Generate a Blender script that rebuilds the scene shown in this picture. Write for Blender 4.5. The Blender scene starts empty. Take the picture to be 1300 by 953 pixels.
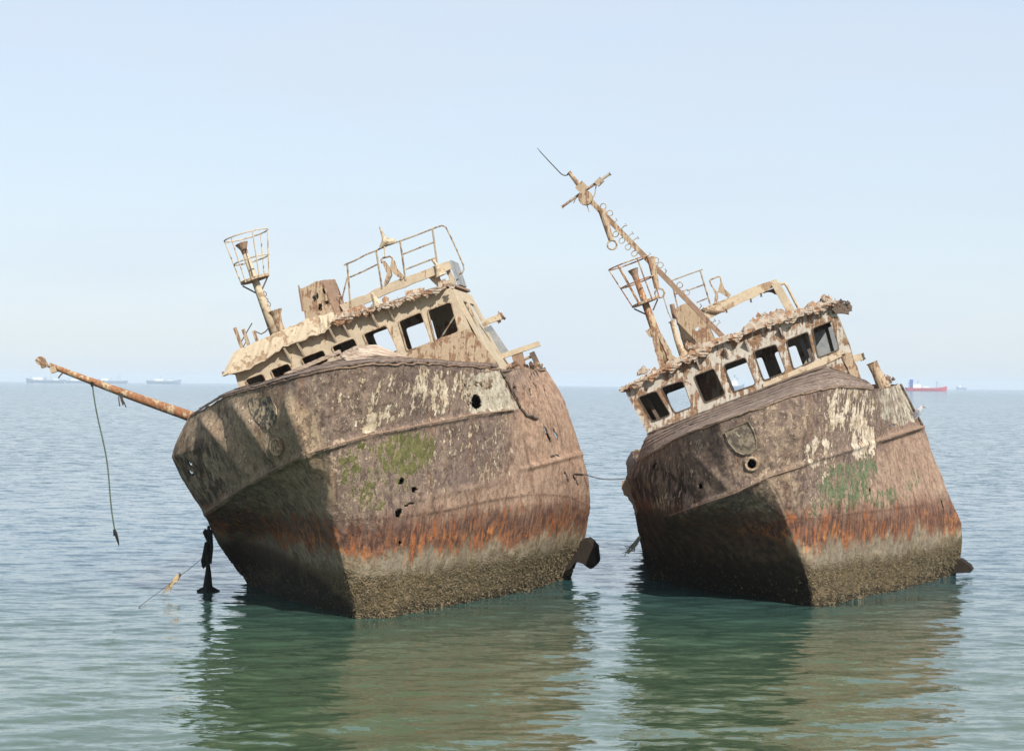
import bpy, bmesh, math, random
import numpy as np
from mathutils import Vector, Matrix
from mathutils.bvhtree import BVHTree
from mathutils.geometry import tessellate_polygon

# ------------------------------------------------------------------ camera
SC = bpy.context.scene
C = SC.collection
F, CX, CY, HCAM, RHO = 2700.0, 650.0, 488.0, 4.0, 0.0079
cam = bpy.data.cameras.new("camera")
cam.sensor_width = 36.0
cam.lens = F / 1300 * 36
cam.shift_y = (CY - 476.5) / 1300
cam.clip_start, cam.clip_end = 0.5, 60000
cam_o = bpy.data.objects.new("camera", cam)
C.objects.link(cam_o)
cam_o.location = (0, 0, HCAM)
cr, sr = math.cos(RHO), math.sin(RHO)
RC, UC, FC = Vector((cr, 0, sr)), Vector((-sr, 0, cr)), Vector((0, 1, 0))
cam_o.matrix_world = Matrix(((RC.x, UC.x, 0, 0), (RC.y, UC.y, -1, 0), (RC.z, UC.z, 0, HCAM), (0, 0, 0, 1)))
SC.camera = cam_o

# ------------------------------------------------------------------ sky, sun, exposure
SUN_EL, SUN_AZ = math.radians(41), math.radians(153)     # azimuth clockwise from +Y (the viewing direction)
w = bpy.data.worlds.new("World")
SC.world = w
w.use_nodes = True
nt = w.node_tree
bg = nt.nodes["Background"]
sky = nt.nodes.new("ShaderNodeTexSky")
sky.sky_type = 'NISHITA'
sky.sun_disc = False
sky.sun_elevation = SUN_EL
sky.sun_rotation = SUN_AZ
sky.altitude = 0
sky.air_density = 1.0
sky.dust_density = 0.7
sky.ozone_density = 2.0
bg.inputs[1].default_value = 0.12
# thin high veil: pale milky cloud over the whole sky, with a few faint wisps
tc = nt.nodes.new("ShaderNodeTexCoord")
mp = nt.nodes.new("ShaderNodeMapping")
mp.inputs['Scale'].default_value = (3, 3, 14)
nz = nt.nodes.new("ShaderNodeTexNoise")
nz.inputs['Scale'].default_value = 1.6
nz.inputs['Detail'].default_value = 7
mr = nt.nodes.new("ShaderNodeMapRange")
mr.inputs[1].default_value, mr.inputs[2].default_value = 0.45, 0.72
mr.inputs[3].default_value, mr.inputs[4].default_value = 0.74, 0.90
mxs = nt.nodes.new("ShaderNodeMix")
mxs.data_type = 'RGBA'
mxs.inputs['B'].default_value = (4.4, 4.95, 5.68, 1)
nt.links.new(tc.outputs['Generated'], mp.inputs['Vector'])
nt.links.new(mp.outputs[0], nz.inputs['Vector'])
nt.links.new(nz.outputs['Fac'], mr.inputs[0])
nt.links.new(mr.outputs[0], mxs.inputs['Factor'])
nt.links.new(sky.outputs[0], mxs.inputs['A'])
nt.links.new(mxs.outputs['Result'], bg.inputs[0])

sd = Vector((math.sin(SUN_AZ) * math.cos(SUN_EL), math.cos(SUN_AZ) * math.cos(SUN_EL), math.sin(SUN_EL)))
sl = bpy.data.lights.new("sun", 'SUN')
sl.energy = 4.9
sl.angle = math.radians(0.5)
sl.color = (1.0, 0.965, 0.915)
so = bpy.data.objects.new("sun", sl)
so.rotation_euler = sd.to_track_quat('Z', 'Y').to_euler()
so.location = (10, -10, 40)
C.objects.link(so)
SC.view_settings.view_transform = 'Standard'
SC.view_settings.look = 'None'
SC.view_settings.gamma = 1.0
SC.view_settings.exposure = 0.42
SC.cycles.volume_bounces = 1
SC.cycles.max_bounces = 8
SC.cycles.use_denoising = True

# ------------------------------------------------------------------ helpers
rnd = random.Random(7)


def ray(px, py):
    return FC + RC * ((px - CX) / F) + UC * ((CY - py) / F)


def P(px, py, d):
    return Vector((0, 0, HCAM)) + ray(px, py) * d


def on(px, py, O, n):
    r = ray(px, py)
    o = Vector((0, 0, HCAM))
    return o + r * ((O - o).dot(n) / r.dot(n))


def water(px, py):
    r = ray(px, py)
    return Vector((0, 0, HCAM)) + r * (-HCAM / r.z)


def proj(v):
    d = v - Vector((0, 0, HCAM))
    y = d.y
    return (CX + F * d.dot(RC) / y, CY - F * d.dot(UC) / y)


class MB:
    def __init__(self):
        self.v, self.f = [], []

    def add(self, vs, fs):
        b = len(self.v)
        self.v += [Vector(x) for x in vs]
        self.f += [tuple(i + b for i in f) for f in fs]
        return self

    def tube(self, pts, r, sides=7, closed=False):
        pts = [Vector(p) for p in pts]
        n = len(pts)
        rs = r if isinstance(r, (list, tuple)) else [r] * n
        vs, fs = [], []
        prev = None
        for i, p in enumerate(pts):
            a = pts[(i - 1) % n] if (closed or i > 0) else p
            b = pts[(i + 1) % n] if (closed or i < n - 1) else p
            t = (b - a).normalized()
            if prev is None:
                u = t.orthogonal().normalized()
            else:
                u = (prev - t * prev.dot(t))
                u = u.normalized() if u.length > 1e-6 else t.orthogonal().normalized()
            prev = u
            v = t.cross(u)
            for k in range(sides):
                an = 2 * math.pi * k / sides
                vs.append(p + (u * math.cos(an) + v * math.sin(an)) * rs[i])
        for i in range(n if closed else n - 1):
            j = (i + 1) % n
            for k in range(sides):
                k2 = (k + 1) % sides
                fs.append((i * sides + k, i * sides + k2, j * sides + k2, j * sides + k))
        if not closed:
            fs.append(tuple(range(sides))[::-1])
            fs.append(tuple((n - 1) * sides + k for k in range(sides)))
        return self.add(vs, fs)

    def prism3(self, loops, off):
        """loops of 3D points (outer first, then holes), pushed by vector off"""
        flat = [p for l in loops for p in l]
        n = len(flat)
        tris = tessellate_polygon([[Vector(p) for p in l] for l in loops])
        vs = [Vector(p) for p in flat] + [Vector(p) + off for p in flat]
        fs = [tuple(t) for t in tris] + [tuple(i + n for i in t[::-1]) for t in tris]
        b = 0
        for l in loops:
            m = len(l)
            for i in range(m):
                j = (i + 1) % m
                fs.append((b + i, b + j, b + j + n, b + i + n))
            b += m
        return self.add(vs, fs)

    def box(self, c, ax, ay, az):
        c = Vector(c)
        vs = [c + ax * sx + ay * sy + az * sz for sz in (-1, 1) for sy in (-1, 1) for sx in (-1, 1)]
        return self.add(vs, [(0, 2, 3, 1), (4, 5, 7, 6), (0, 1, 5, 4), (2, 6, 7, 3), (0, 4, 6, 2), (1, 3, 7, 5)])

    def bar(self, a, b, wv, hv):
        """square bar from a to b, half width vectors wv, hv"""
        a, b = Vector(a), Vector(b)
        vs = [p + wv * sx + hv * sy for p in (a, b) for sx, sy in ((-1, -1), (1, -1), (1, 1), (-1, 1))]
        return self.add(vs, [(0, 3, 2, 1), (4, 5, 6, 7), (0, 1, 5, 4), (1, 2, 6, 5), (2, 3, 7, 6), (3, 0, 4, 7)])

    def sheet(self, rows, off):
        """grid of points given thickness by vector off"""
        nr, nc = len(rows), len(rows[0])
        n = nr * nc
        flat = [p for r in rows for p in r]
        vs = flat + [p + off for p in flat]
        fs = []
        for i in range(nr - 1):
            for j in range(nc - 1):
                q = (i * nc + j, i * nc + j + 1, (i + 1) * nc + j + 1, (i + 1) * nc + j)
                fs.append(q)
                fs.append(tuple(k + n for k in q[::-1]))
        edge = [(0, j) for j in range(nc)] + [(i, nc - 1) for i in range(1, nr)] + \
               [(nr - 1, j) for j in range(nc - 2, -1, -1)] + [(i, 0) for i in range(nr - 2, 0, -1)]
        ids = [i * nc + j for i, j in edge]
        for k in range(len(ids)):
            a, b = ids[k], ids[(k + 1) % len(ids)]
            fs.append((a, b, b + n, a + n))
        return self.add(vs, fs)

    def flake(self, c, s, rg):
        u = Vector((rg.gauss(0, 1), rg.gauss(0, 1), rg.gauss(0, 1))).normalized()
        v = u.orthogonal().normalized()
        q = u.cross(v)
        pts = []
        for k in range(5):
            a = k * 2 * math.pi / 5
            pts.append(c + (v * math.cos(a) + q * math.sin(a)) * s * rg.uniform(.5, 1.2))
        return self.add(pts + [c + u * s * .35, c - u * s * .3],
                        [(k, (k + 1) % 5, 5) for k in range(5)] + [((k + 1) % 5, k, 6) for k in range(5)])

    def build(self, name, mat, parent=None, base=None, smooth=False, recalc=True):
        me = bpy.data.meshes.new(name)
        if base is None:
            base = root_loc(parent)
        me.from_pydata([tuple(p - base) for p in self.v], [], self.f)
        if recalc:
            bm = bmesh.new()
            bm.from_mesh(me)
            bmesh.ops.recalc_face_normals(bm, faces=bm.faces)
            bm.to_mesh(me)
            bm.free()
        if smooth:
            me.polygons.foreach_set("use_smooth", [True] * len(me.polygons))
        me.materials.append(mat)
        o = bpy.data.objects.new(name, me)
        C.objects.link(o)
        if parent is not None:
            o.parent = parent
        else:
            o.location = base
        return o


def root_loc(o):
    v = Vector((0, 0, 0))
    while o is not None:
        v = v + o.location
        o = o.parent
    return v


def tag(o, label, cat, group=None, kind=None):
    o['label'] = label
    o['category'] = cat
    if group:
        o['group'] = group
    if kind:
        o['kind'] = kind
    return o


def thing(name, loc, label, cat, group=None):
    o = bpy.data.objects.new(name, None)
    o.empty_display_size = 0.3
    o.location = loc
    C.objects.link(o)
    return tag(o, label, cat, group)


def ragged(pts, step, amp, seed, skip=()):
    """subdivide a pixel polygon and jitter it: torn, corroded edges. skip: edge indices kept straight"""
    rg = random.Random(seed)
    out = []
    n = len(pts)
    for i in range(n):
        a, b = pts[i], pts[(i + 1) % n]
        out.append(a)
        if i in skip:
            continue
        L = math.hypot(b[0] - a[0], b[1] - a[1])
        k = int(L / step)
        if k < 1:
            continue
        nx, ny = -(b[1] - a[1]) / L, (b[0] - a[0]) / L
        for j in range(1, k + 1):
            t = (j + rg.uniform(-.3, .3)) / (k + 1)
            o = rg.gauss(0, amp)
            out.append((a[0] + (b[0] - a[0]) * t + nx * o, a[1] + (b[1] - a[1]) * t + ny * o))
    return out


def rounded(pts, r):
    """round the corners of a pixel polygon"""
    out = []
    n = len(pts)
    for i in range(n):
        p, a, b = Vector(pts[i]), Vector(pts[i - 1]), Vector(pts[(i + 1) % n])
        u, v = (a - p), (b - p)
        k = min(r, u.length * .4, v.length * .4)
        s, e = p + u.normalized() * k, p + v.normalized() * k
        for t in (0, .33, .67, 1):
            q = s * (1 - t) ** 2 + p * (2 * t * (1 - t)) + e * t * t
            out.append((q.x, q.y))
    return out


def vnoise(p, seed=0):
    """numpy value noise, 0..1, p: (n,3)"""
    i = np.floor(p).astype(np.int64)
    f = p - i
    f = f * f * (3 - 2 * f)

    def h(x, y, z):
        n = (x * 374761393 + y * 668265263 + z * 1440662683 + seed * 974634777) & 0x7fffffff
        n = ((n ^ (n >> 13)) * 1274126177) & 0x7fffffff
        n = n ^ (n >> 16)
        return (n & 0xffff) / 65535.0
    r = 0
    for dx in (0, 1):
        for dy in (0, 1):
            for dz in (0, 1):
                wgt = (f[:, 0] if dx else 1 - f[:, 0]) * (f[:, 1] if dy else 1 - f[:, 1]) * (f[:, 2] if dz else 1 - f[:, 2])
                r = r + wgt * h(i[:, 0] + dx, i[:, 1] + dy, i[:, 2] + dz)
    return r


def fbm(p, oct=4, seed=0):
    a, r, s = .5, 0, 0
    for o in range(oct):
        r = r + a * vnoise(p * 2 ** o, seed + o)
        s += a
        a *= .5
    return r / s


# ------------------------------------------------------------------ node helpers and materials
class NT:
    def __init__(self, name):
        self.m = bpy.data.materials.new(name)
        self.m.use_nodes = True
        self.t = self.m.node_tree
        self.t.nodes.clear()
        self.out = self.t.nodes.new("ShaderNodeOutputMaterial")
        self.co = self.t.nodes.new("ShaderNodeTexCoord").outputs['Object']

    def set(self, sock, v):
        if isinstance(v, bpy.types.NodeSocket):
            self.t.links.new(v, sock)
        elif isinstance(v, (tuple, list)):
            sock.default_value = tuple(v) + ((1,) if len(v) == 3 and len(sock.default_value) == 4 else ())
        else:
            sock.default_value = v

    def n(self, typ, ins=None, **props):
        nd = self.t.nodes.new(typ)
        for k, v in props.items():
            setattr(nd, k, v)
        for k, v in (ins or {}).items():
            self.set(nd.inputs[k], v)
        return nd

    def noise(self, scale, detail=6, rough=.6, co=None, stretch=None, lac=2.0):
        co = co or self.co
        if stretch:
            co = self.n("ShaderNodeMapping", {'Vector': co, 'Scale': stretch}).outputs[0]
        return self.n("ShaderNodeTexNoise", {'Vector': co, 'Scale': scale, 'Detail': detail, 'Roughness': rough, 'Lacunarity': lac}).outputs['Fac']

    def vor(self, scale, feature='F1', co=None, rand=1.0):
        return self.n("ShaderNodeTexVoronoi", {'Vector': co or self.co, 'Scale': scale, 'Randomness': rand}, feature=feature).outputs['Distance']

    def m2(self, op, a, b=0.0):
        return self.n("ShaderNodeMath", {0: a, 1: b}, operation=op).outputs[0]

    def ss(self, v, a, b, lo=0.0, hi=1.0):
        """smoothstep from a to b"""
        if isinstance(a, (int, float)) and isinstance(b, (int, float)) and a > b:
            a, b, lo, hi = b, a, hi, lo
        return self.n("ShaderNodeMapRange", {0: v, 1: a, 2: b, 3: lo, 4: hi}, interpolation_type='SMOOTHSTEP').outputs[0]

    def mix(self, f, a, b):
        nd = self.n("ShaderNodeMix", data_type='RGBA')
        self.set(nd.inputs['Factor'], f)
        self.set(nd.inputs['A'], a)
        self.set(nd.inputs['B'], b)
        return nd.outputs['Result']

    def bump(self, h, strength, dist, normal=None):
        ins = {'Height': h, 'Strength': strength, 'Distance': dist}
        if normal is not None:
            ins['Normal'] = normal
        return self.n("ShaderNodeBump", ins).outputs[0]

    def finish(self, col, rough=.85, normal=None, spec=.3, metal=0.0):
        ins = {'Base Color': col, 'Roughness': rough, 'Specular IOR Level': spec, 'Metallic': metal}
        if normal is not None:
            ins['Normal'] = normal
        b = self.n("ShaderNodeBsdfPrincipled", ins)
        self.t.links.new(b.outputs[0], self.out.inputs[0])
        return self.m


def hull_material(name, green_a, green_b, peel_a=(.44, .34, .22), peel_b=(.62, .52, .385)):
    k = NT(name)
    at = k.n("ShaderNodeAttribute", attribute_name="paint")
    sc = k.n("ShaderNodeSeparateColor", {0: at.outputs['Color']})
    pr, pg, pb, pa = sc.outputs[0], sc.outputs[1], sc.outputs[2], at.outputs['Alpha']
    at2 = k.n("ShaderNodeAttribute", attribute_name="paint_more")
    sc2 = k.n("ShaderNodeSeparateColor", {0: at2.outputs['Color']})
    cream, smoothr, darkst = sc2.outputs[0], sc2.outputs[1], sc2.outputs[2]
    z = k.n("ShaderNodeSeparateXYZ", {0: k.co}).outputs[2]
    n1 = k.noise(.8, 5)
    n2 = k.noise(5.0, 8, .68)
    n3 = k.noise(28, 5, .7)
    st = k.noise(1, 5, .6, stretch=(9, 9, 1.1))
    st2 = k.noise(1, 5, .65, stretch=(15, 15, 2.4))
    # bare rusted steel
    col = k.mix(k.ss(n2, .33, .68), (.118, .082, .066), (.280, .198, .145))
    col = k.mix(k.ss(n1, .42, .62, 0, .65), col, (.140, .095, .082))
    col = k.mix(k.ss(st, .55, .75, 0, .5), col, (.25, .16, .105))
    col = k.mix(k.ss(n3, .55, .75, 0, .45), col, (.26, .20, .15))
    fl = k.ss(k.noise(1, 7, .75, stretch=(24, 24, 15)), .565, .605)
    col = k.mix(k.m2('MULTIPLY', fl, k.ss(k.noise(2.2, 6, .65), .40, .62, .08, .95)), col, (.46, .365, .26))
    pit = k.ss(k.vor(34), .30, .12)
    col = k.mix(k.m2('MULTIPLY', pit, k.ss(n2, .45, .65, 0, .55)), col, (.065, .042, .031))
    # smooth orange-brown rust
    r2 = k.mix(k.ss(n2, .3, .7), (.265, .165, .110), (.425, .285, .195))
    r2 = k.mix(k.ss(st2, .52, .72, 0, .6), r2, (.15, .085, .06))
    col = k.mix(k.m2('MULTIPLY', smoothr, k.ss(n1, .2, .5, .6, 1)), col, r2)
    # tan scale and dust
    tan = k.mix(k.ss(n2, .3, .7), (.180, .125, .080), (.375, .275, .175))
    tan = k.mix(k.ss(n3, .52, .75, 0, .6), tan, (.42, .33, .22))
    tan = k.mix(k.ss(k.noise(2.4, 7, .7), .55, .66, 0, .55), tan, (.10, .072, .05))
    col = k.mix(k.ss(k.m2('ADD', pb, k.m2('MULTIPLY', k.m2('SUBTRACT', n2, .5), .9)), .25, .7), col, tan)
    sm = k.m2('MULTIPLY', at2.outputs['Alpha'], k.ss(n2, .34, .56))
    col = k.mix(k.m2('MULTIPLY', sm, .75), col, (.065, .036, .022))
    srun = k.m2('MULTIPLY', k.ss(k.noise(1, 4, .6, stretch=(5, 5, .7)), .56, .66), k.ss(n1, .3, .6, .1, .55))
    col = k.mix(srun, col, (.20, .098, .05))
    mot = k.ss(k.noise(13, 9, .78), .51, .58)
    col = k.mix(k.m2('MULTIPLY', mot, k.ss(n1, .3, .6, .12, .5)), col, (.105, .068, .054))
    # scale lifting off in crisp-edged flakes, light and dark
    reg = k.noise(1.7, 5, .6)
    fA = k.m2('ADD', k.noise(1, 8, .70, stretch=(11, 11, 8.5)), k.m2('MULTIPLY', k.m2('SUBTRACT', reg, .5), .55))
    fAs = k.ss(fA, .575, .592)
    fBn = k.noise(1, 8, .72, stretch=(9.5, 9.5, 7.0), co=k.n("ShaderNodeMapping", {'Vector': k.co, 'Location': (3.1, 7.7, 1.3)}).outputs[0])
    fB = k.m2('ADD', fBn, k.m2('MULTIPLY', k.m2('SUBTRACT', .5, reg), .5))
    fBs = k.ss(fB, .590, .607)
    calm = k.ss(smoothr, .2, .8, 1.0, .45)
    col = k.mix(k.m2('MULTIPLY', k.m2('MULTIPLY', fBs, .55), calm), col, k.mix(k.ss(n3, .4, .6), (.062, .040, .033), (.105, .066, .054)))
    col = k.mix(k.m2('MULTIPLY', k.m2('MULTIPLY', fAs, .85), calm), col, k.mix(k.ss(n3, .4, .62), (.30, .215, .140), (.46, .355, .245)))
    # dark diagonal streaks of black rot
    dk = k.noise(1, 5, .65, stretch=(7, 5, 3.0))
    fd = k.m2('MULTIPLY', darkst, k.ss(dk, .44, .56))
    col = k.mix(fd, col, (.045, .03, .022))
    # green paint left in patches
    gn = k.m2('ADD', k.noise(1.0, 8, .68, stretch=(8.0, 8.0, 4.2)), k.m2('MULTIPLY', pg, .30))
    fg = k.ss(gn, .70, .73)
    gcol = k.mix(k.ss(n2, .35, .65), green_a, green_b)
    col = k.mix(fg, col, gcol)
    fge = k.m2('MULTIPLY', k.ss(gn, .665, .70), k.m2('SUBTRACT', 1.0, fg))
    col = k.mix(k.m2('MULTIPLY', fge, .7), col, (.42, .35, .20))
    # flaking cream paint
    pn = k.m2('ADD', k.m2('MULTIPLY', k.noise(1.0, 7, .70, stretch=(5.0, 5.0, 2.8)), .58), k.m2('MULTIPLY', k.noise(1.0, 6, .72, stretch=(15, 15, 9)), .42))
    pn = k.m2('ADD', pn, k.m2('MULTIPLY', pr, .243))
    fp = k.ss(pn, .665, .68)
    fpe = k.m2('MULTIPLY', k.ss(pn, .625, .665), k.m2('SUBTRACT', 1.0, fp))
    col = k.mix(k.m2('MULTIPLY', fpe, .55), col, (.115, .070, .045))
    pcol = k.mix(k.ss(n2, .38, .62), peel_a, peel_b)
    pcol = k.mix(k.ss(st2, .52, .66, 0, .45), pcol, (.34, .20, .11))
    col = k.mix(fp, col, pcol)
    # bare cream plate
    cr_ = k.mix(k.ss(n2, .35, .7), (.33, .285, .205), (.50, .445, .34))
    cr_ = k.mix(k.ss(st, .52, .68, 0, .6), cr_, (.26, .15, .085))
    cr_ = k.mix(k.ss(k.noise(9, 6, .7), .6, .68), cr_, (.22, .12, .06))
    col = k.mix(k.ss(k.m2('ADD', cream, k.m2('MULTIPLY', k.m2('SUBTRACT', n2, .5), .6)), .42, .55), col, cr_)
    # tide bands by height above the water
    mid_ = k.noise(1, 3, .55, stretch=(2.3, 2.3, .8))
    zj = k.m2('ADD', z, k.m2('ADD', k.m2('MULTIPLY', k.m2('SUBTRACT', mid_, .5), .75), k.m2('MULTIPLY', k.m2('SUBTRACT', st, .5), .8)))
    zj2 = k.m2('ADD', z, k.m2('ADD', k.m2('MULTIPLY', k.m2('SUBTRACT', mid_, .5), .9), k.m2('MULTIPLY', k.m2('SUBTRACT', st2, .5), .8)))
    rb = k.mix(k.ss(st2, .4, .62), (.075, .036, .026), (.20, .092, .052))
    col = k.mix(k.ss(zj, 1.95, 1.45, 0, .9), col, rb)
    orn = k.mix(k.ss(n2, .35, .65), (.185, .068, .028), (.43, .170, .055))
    f_or = k.m2('MULTIPLY', k.m2('MULTIPLY', k.ss(zj, 1.46, 1.32), k.ss(k.noise(1, 3, .5, stretch=(1.7, 1.7, .5)), .36, .55, .25, 1)), k.ss(k.m2('ADD', k.m2('MULTIPLY', st2, .65), k.m2('MULTIPLY', n2, .35)),   .47, .56))
    col = k.mix(k.m2('MULTIPLY', f_or, .9), col, orn)
    pale = k.mix(k.ss(n2, .35, .66), (.150, .115, .072), (.335, .270, .180))
    pale = k.mix(k.ss(n3, .5, .7, 0, .6), pale, (.15, .115, .075))
    pale = k.mix(k.ss(n1, .45, .62, 0, .6), pale, (.20, .165, .12))
    pale = k.mix(k.ss(st2, .52, .66, 0, .6), pale, (.17, .095, .05))
    f_pl = k.ss(zj2, 1.20, .98)
    col = k.mix(f_pl, col, pale)
    drip = k.m2('MULTIPLY', k.ss(k.noise(1, 3, .5, stretch=(7, 7, 1.9)), .60, .66), k.ss(z, .85, 1.05))
    drip = k.m2('MULTIPLY', drip, k.ss(z, 1.9, 1.6))
    col = k.mix(k.m2('MULTIPLY', drip, .85), col, (.30, .095, .03))
    # barnacles
    vb = k.vor(28)
    vb2 = k.vor(52)
    bc = k.mix(k.ss(vb2, .15, .55), (.250, .190, .108), (.085, .064, .034))
    bc = k.mix(k.ss(k.noise(1.5, 6, .6), .42, .62, 0, .75), bc, (.115, .085, .04))
    zb = k.m2('ADD', z, k.m2('ADD', k.m2('MULTIPLY', k.m2('SUBTRACT', n2, .5), .45), k.m2('MULTIPLY', k.m2('SUBTRACT', n1, .5), .5)))
    f_b = k.ss(zb, .98, .62)
    col = k.mix(f_b, col, bc)
    f_w = k.ss(zb, .22, .08)
    col = k.mix(k.m2('MULTIPLY', f_w, .9), col, (.026, .022, .013))
    # shade painted into the underside of the bow, mixed with weed and wet rust
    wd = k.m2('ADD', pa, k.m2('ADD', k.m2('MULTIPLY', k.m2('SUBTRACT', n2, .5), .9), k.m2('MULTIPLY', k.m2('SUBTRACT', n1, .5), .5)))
    shade_weed = k.mix(k.ss(n2, .35, .65), (.055, .033, .021), (.135, .080, .050))
    shade_weed = k.mix(k.ss(zb, 1.15, .35), shade_weed, (.026, .020, .012))
    col = k.mix(k.m2('MULTIPLY', k.ss(wd, .30, .75), .96), col, shade_weed)
    # relief
    h = k.m2('ADD', k.m2('MULTIPLY', n2, .7), k.m2('MULTIPLY', n3, .35))
    h = k.m2('ADD', h, k.m2('MULTIPLY', k.m2('ADD', k.m2('ADD', fp, fg), k.m2('MULTIPLY', k.m2('SUBTRACT', fAs, fBs), .6)), .85))
    h = k.m2('ADD', h, k.m2('MULTIPLY', k.m2('MULTIPLY', f_b, k.m2('SUBTRACT', .8, vb)), 1.1))
    h = k.m2('ADD', h, k.m2('MULTIPLY', k.m2('MULTIPLY', st2, .6), darkst))
    return k.finish(col, .9, k.bump(h, 1.0, .034), .2)


def rust_paint(name, a, b, rust=.55, rcol=(.17, .085, .045), rcol2=(.30, .15, .07), scale=3.0, streak=True, bump=.02):
    """weathered paint with rust coming through. rust: 0 clean .. 1 all rust"""
    k = NT(name)
    n1 = k.noise(scale, 8, .68)
    n2 = k.noise(scale * 5, 6, .7)
    st = k.noise(1, 5, .6, stretch=(scale * 4, scale * 4, scale * .5))
    col = k.mix(k.ss(n1, .35, .65), a, b)
    col = k.mix(k.ss(n2, .5, .72, 0, .35), col, tuple(c * .62 for c in a))
    rc = k.mix(k.ss(n2, .35, .65), rcol, rcol2)
    th = .80 - rust * .45
    fr = k.ss(n1 if not streak else k.m2('ADD', k.m2('MULTIPLY', n1, .62), k.m2('MULTIPLY', st, .38)), th - .03, th + .03)
    col = k.mix(fr, col, rc)
    fs = k.ss(k.noise(scale * 9, 4, .6), .66, .70, 0, .8)
    col = k.mix(fs, col, (.09, .045, .025))
    h = k.m2('ADD', k.m2('MULTIPLY', n1, .5), k.m2('SUBTRACT', k.m2('MULTIPLY', n2, .5), k.m2('MULTIPLY', fr, .3)))
    return k.finish(col, .88, k.bump(h, .8, bump), .2)


def plain(name, a, b=None, scale=4.0, rough=.9):
    k = NT(name)
    col = k.mix(k.ss(k.noise(scale, 6, .65), .35, .65), a, b or tuple(c * .6 for c in a))
    return k.finish(col, rough, None, .2)


M = {}
M['hull_one'] = hull_material("hull_rust_olive", (.105, .105, .034), (.165, .150, .055))
M['hull_two'] = hull_material("hull_rust_green", (.095, .125, .065), (.150, .170, .090), (.44, .34, .23), (.66, .55, .42))
M['tan'] = rust_paint("tan_paint", (.38, .305, .21), (.49, .40, .28), .50, (.20, .115, .06), (.32, .20, .11), 3.4)
M['tan_light'] = rust_paint("pale_tan_paint", (.43, .34, .23), (.55, .45, .31), .56, (.25, .165, .10), (.36, .25, .155), 4, False)
M['crust'] = rust_paint("orange_crust", (.36, .285, .215), (.49, .40, .30), .62, (.20, .10, .055), (.38, .22, .12), 6, False, .04)
M['white_rust'] = rust_paint("grey_white_paint", (.39, .35, .285), (.53, .485, .405), .65, (.135, .08, .05), (.28, .165, .09), 3.5)
M['rust'] = rust_paint("brown_rust", (.21, .135, .09), (.30, .20, .135), .5, (.10, .06, .042), (.2, .11, .065), 5)
M['rust_tan'] = rust_paint("rusty_tan", (.34, .25, .16), (.44, .34, .23), .62, (.14, .085, .055), (.28, .16, .09), 6)
M['orange_pole'] = rust_paint("pole_rust", (.40, .30, .185), (.50, .40, .27), .75, (.15, .07, .04), (.33, .15, .065), 5)
M['dark_iron'] = rust_paint("dark_iron", (.10, .075, .055), (.15, .11, .08), .5, (.06, .04, .03), (.13, .08, .05), 6)
M['thin_rail'] = rust_paint("rail_paint", (.33, .26, .18), (.42, .34, .24), .62, (.12, .07, .045), (.22, .13, .08), 8)
M['grey_plate'] = rust_paint("grey_plate", (.20, .21, .21), (.30, .30, .29), .42)
M['plank'] = rust_paint("weathered_plank", (.24, .175, .13), (.36, .275, .21), .52, (.13, .09, .07), (.30, .20, .14), 5)
M['plank_pale'] = rust_paint("pale_sheet", (.50, .40, .30), (.62, .52, .41), .58, (.20, .12, .08), (.36, .24, .16), 5)


def grain(name, cols, rot):
    k = NT(name)
    co = k.n("ShaderNodeMapping", {'Vector': k.co, 'Rotation': (0, rot, 0)}).outputs[0]
    g = k.noise(1, 6, .7, co=co, stretch=(1.3, 11, 22))
    n2 = k.noise(7, 6, .7)
    col = k.mix(k.ss(g, .34, .58), cols[0], cols[1])
    col = k.mix(k.ss(g, .56, .68), col, cols[2])
    col = k.mix(k.ss(n2, .52, .68, 0, .7), col, cols[3])
    return k.finish(col, .9, k.bump(k.m2('ADD', g, k.m2('MULTIPLY', n2, .4)), .9, .03), .2)


M['plank'] = grain("weathered_plank", ((.085, .062, .048), (.24, .175, .135), (.40, .31, .24), (.16, .10, .07)), math.radians(21))
M['plank_pale'] = grain("pale_torn_sheet", ((.19, .115, .08), (.42, .33, .245), (.62, .53, .42), (.27, .165, .11)), math.radians(-12))
M['inside'] = rust_paint("cabin_inside", (.24, .205, .15), (.32, .28, .21), .62, (.12, .07, .045), (.20, .12, .07), 2.5)
M['rope_green'] = plain("green_rope", (.10, .13, .095), (.06, .075, .055), 30)
M['weed'] = plain("black_weed", (.022, .022, .018), (.010, .010, .008), 12)
M['fin'] = rust_paint('weedy_rudder', (.016, .011, .007), (.024, .017, .011), .5, (.010, .008, .005), (.035, .025, .016), 5)
M['rope_orange'] = plain("frayed_orange_rope", (.42, .32, .19), (.30, .21, .11), 30)
M['rope_grey'] = plain("frayed_grey_rope", (.30, .30, .24), (.18, .18, .14), 30)
M['cable'] = plain("steel_cable", (.07, .06, .045), (.04, .035, .03), 30)


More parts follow.
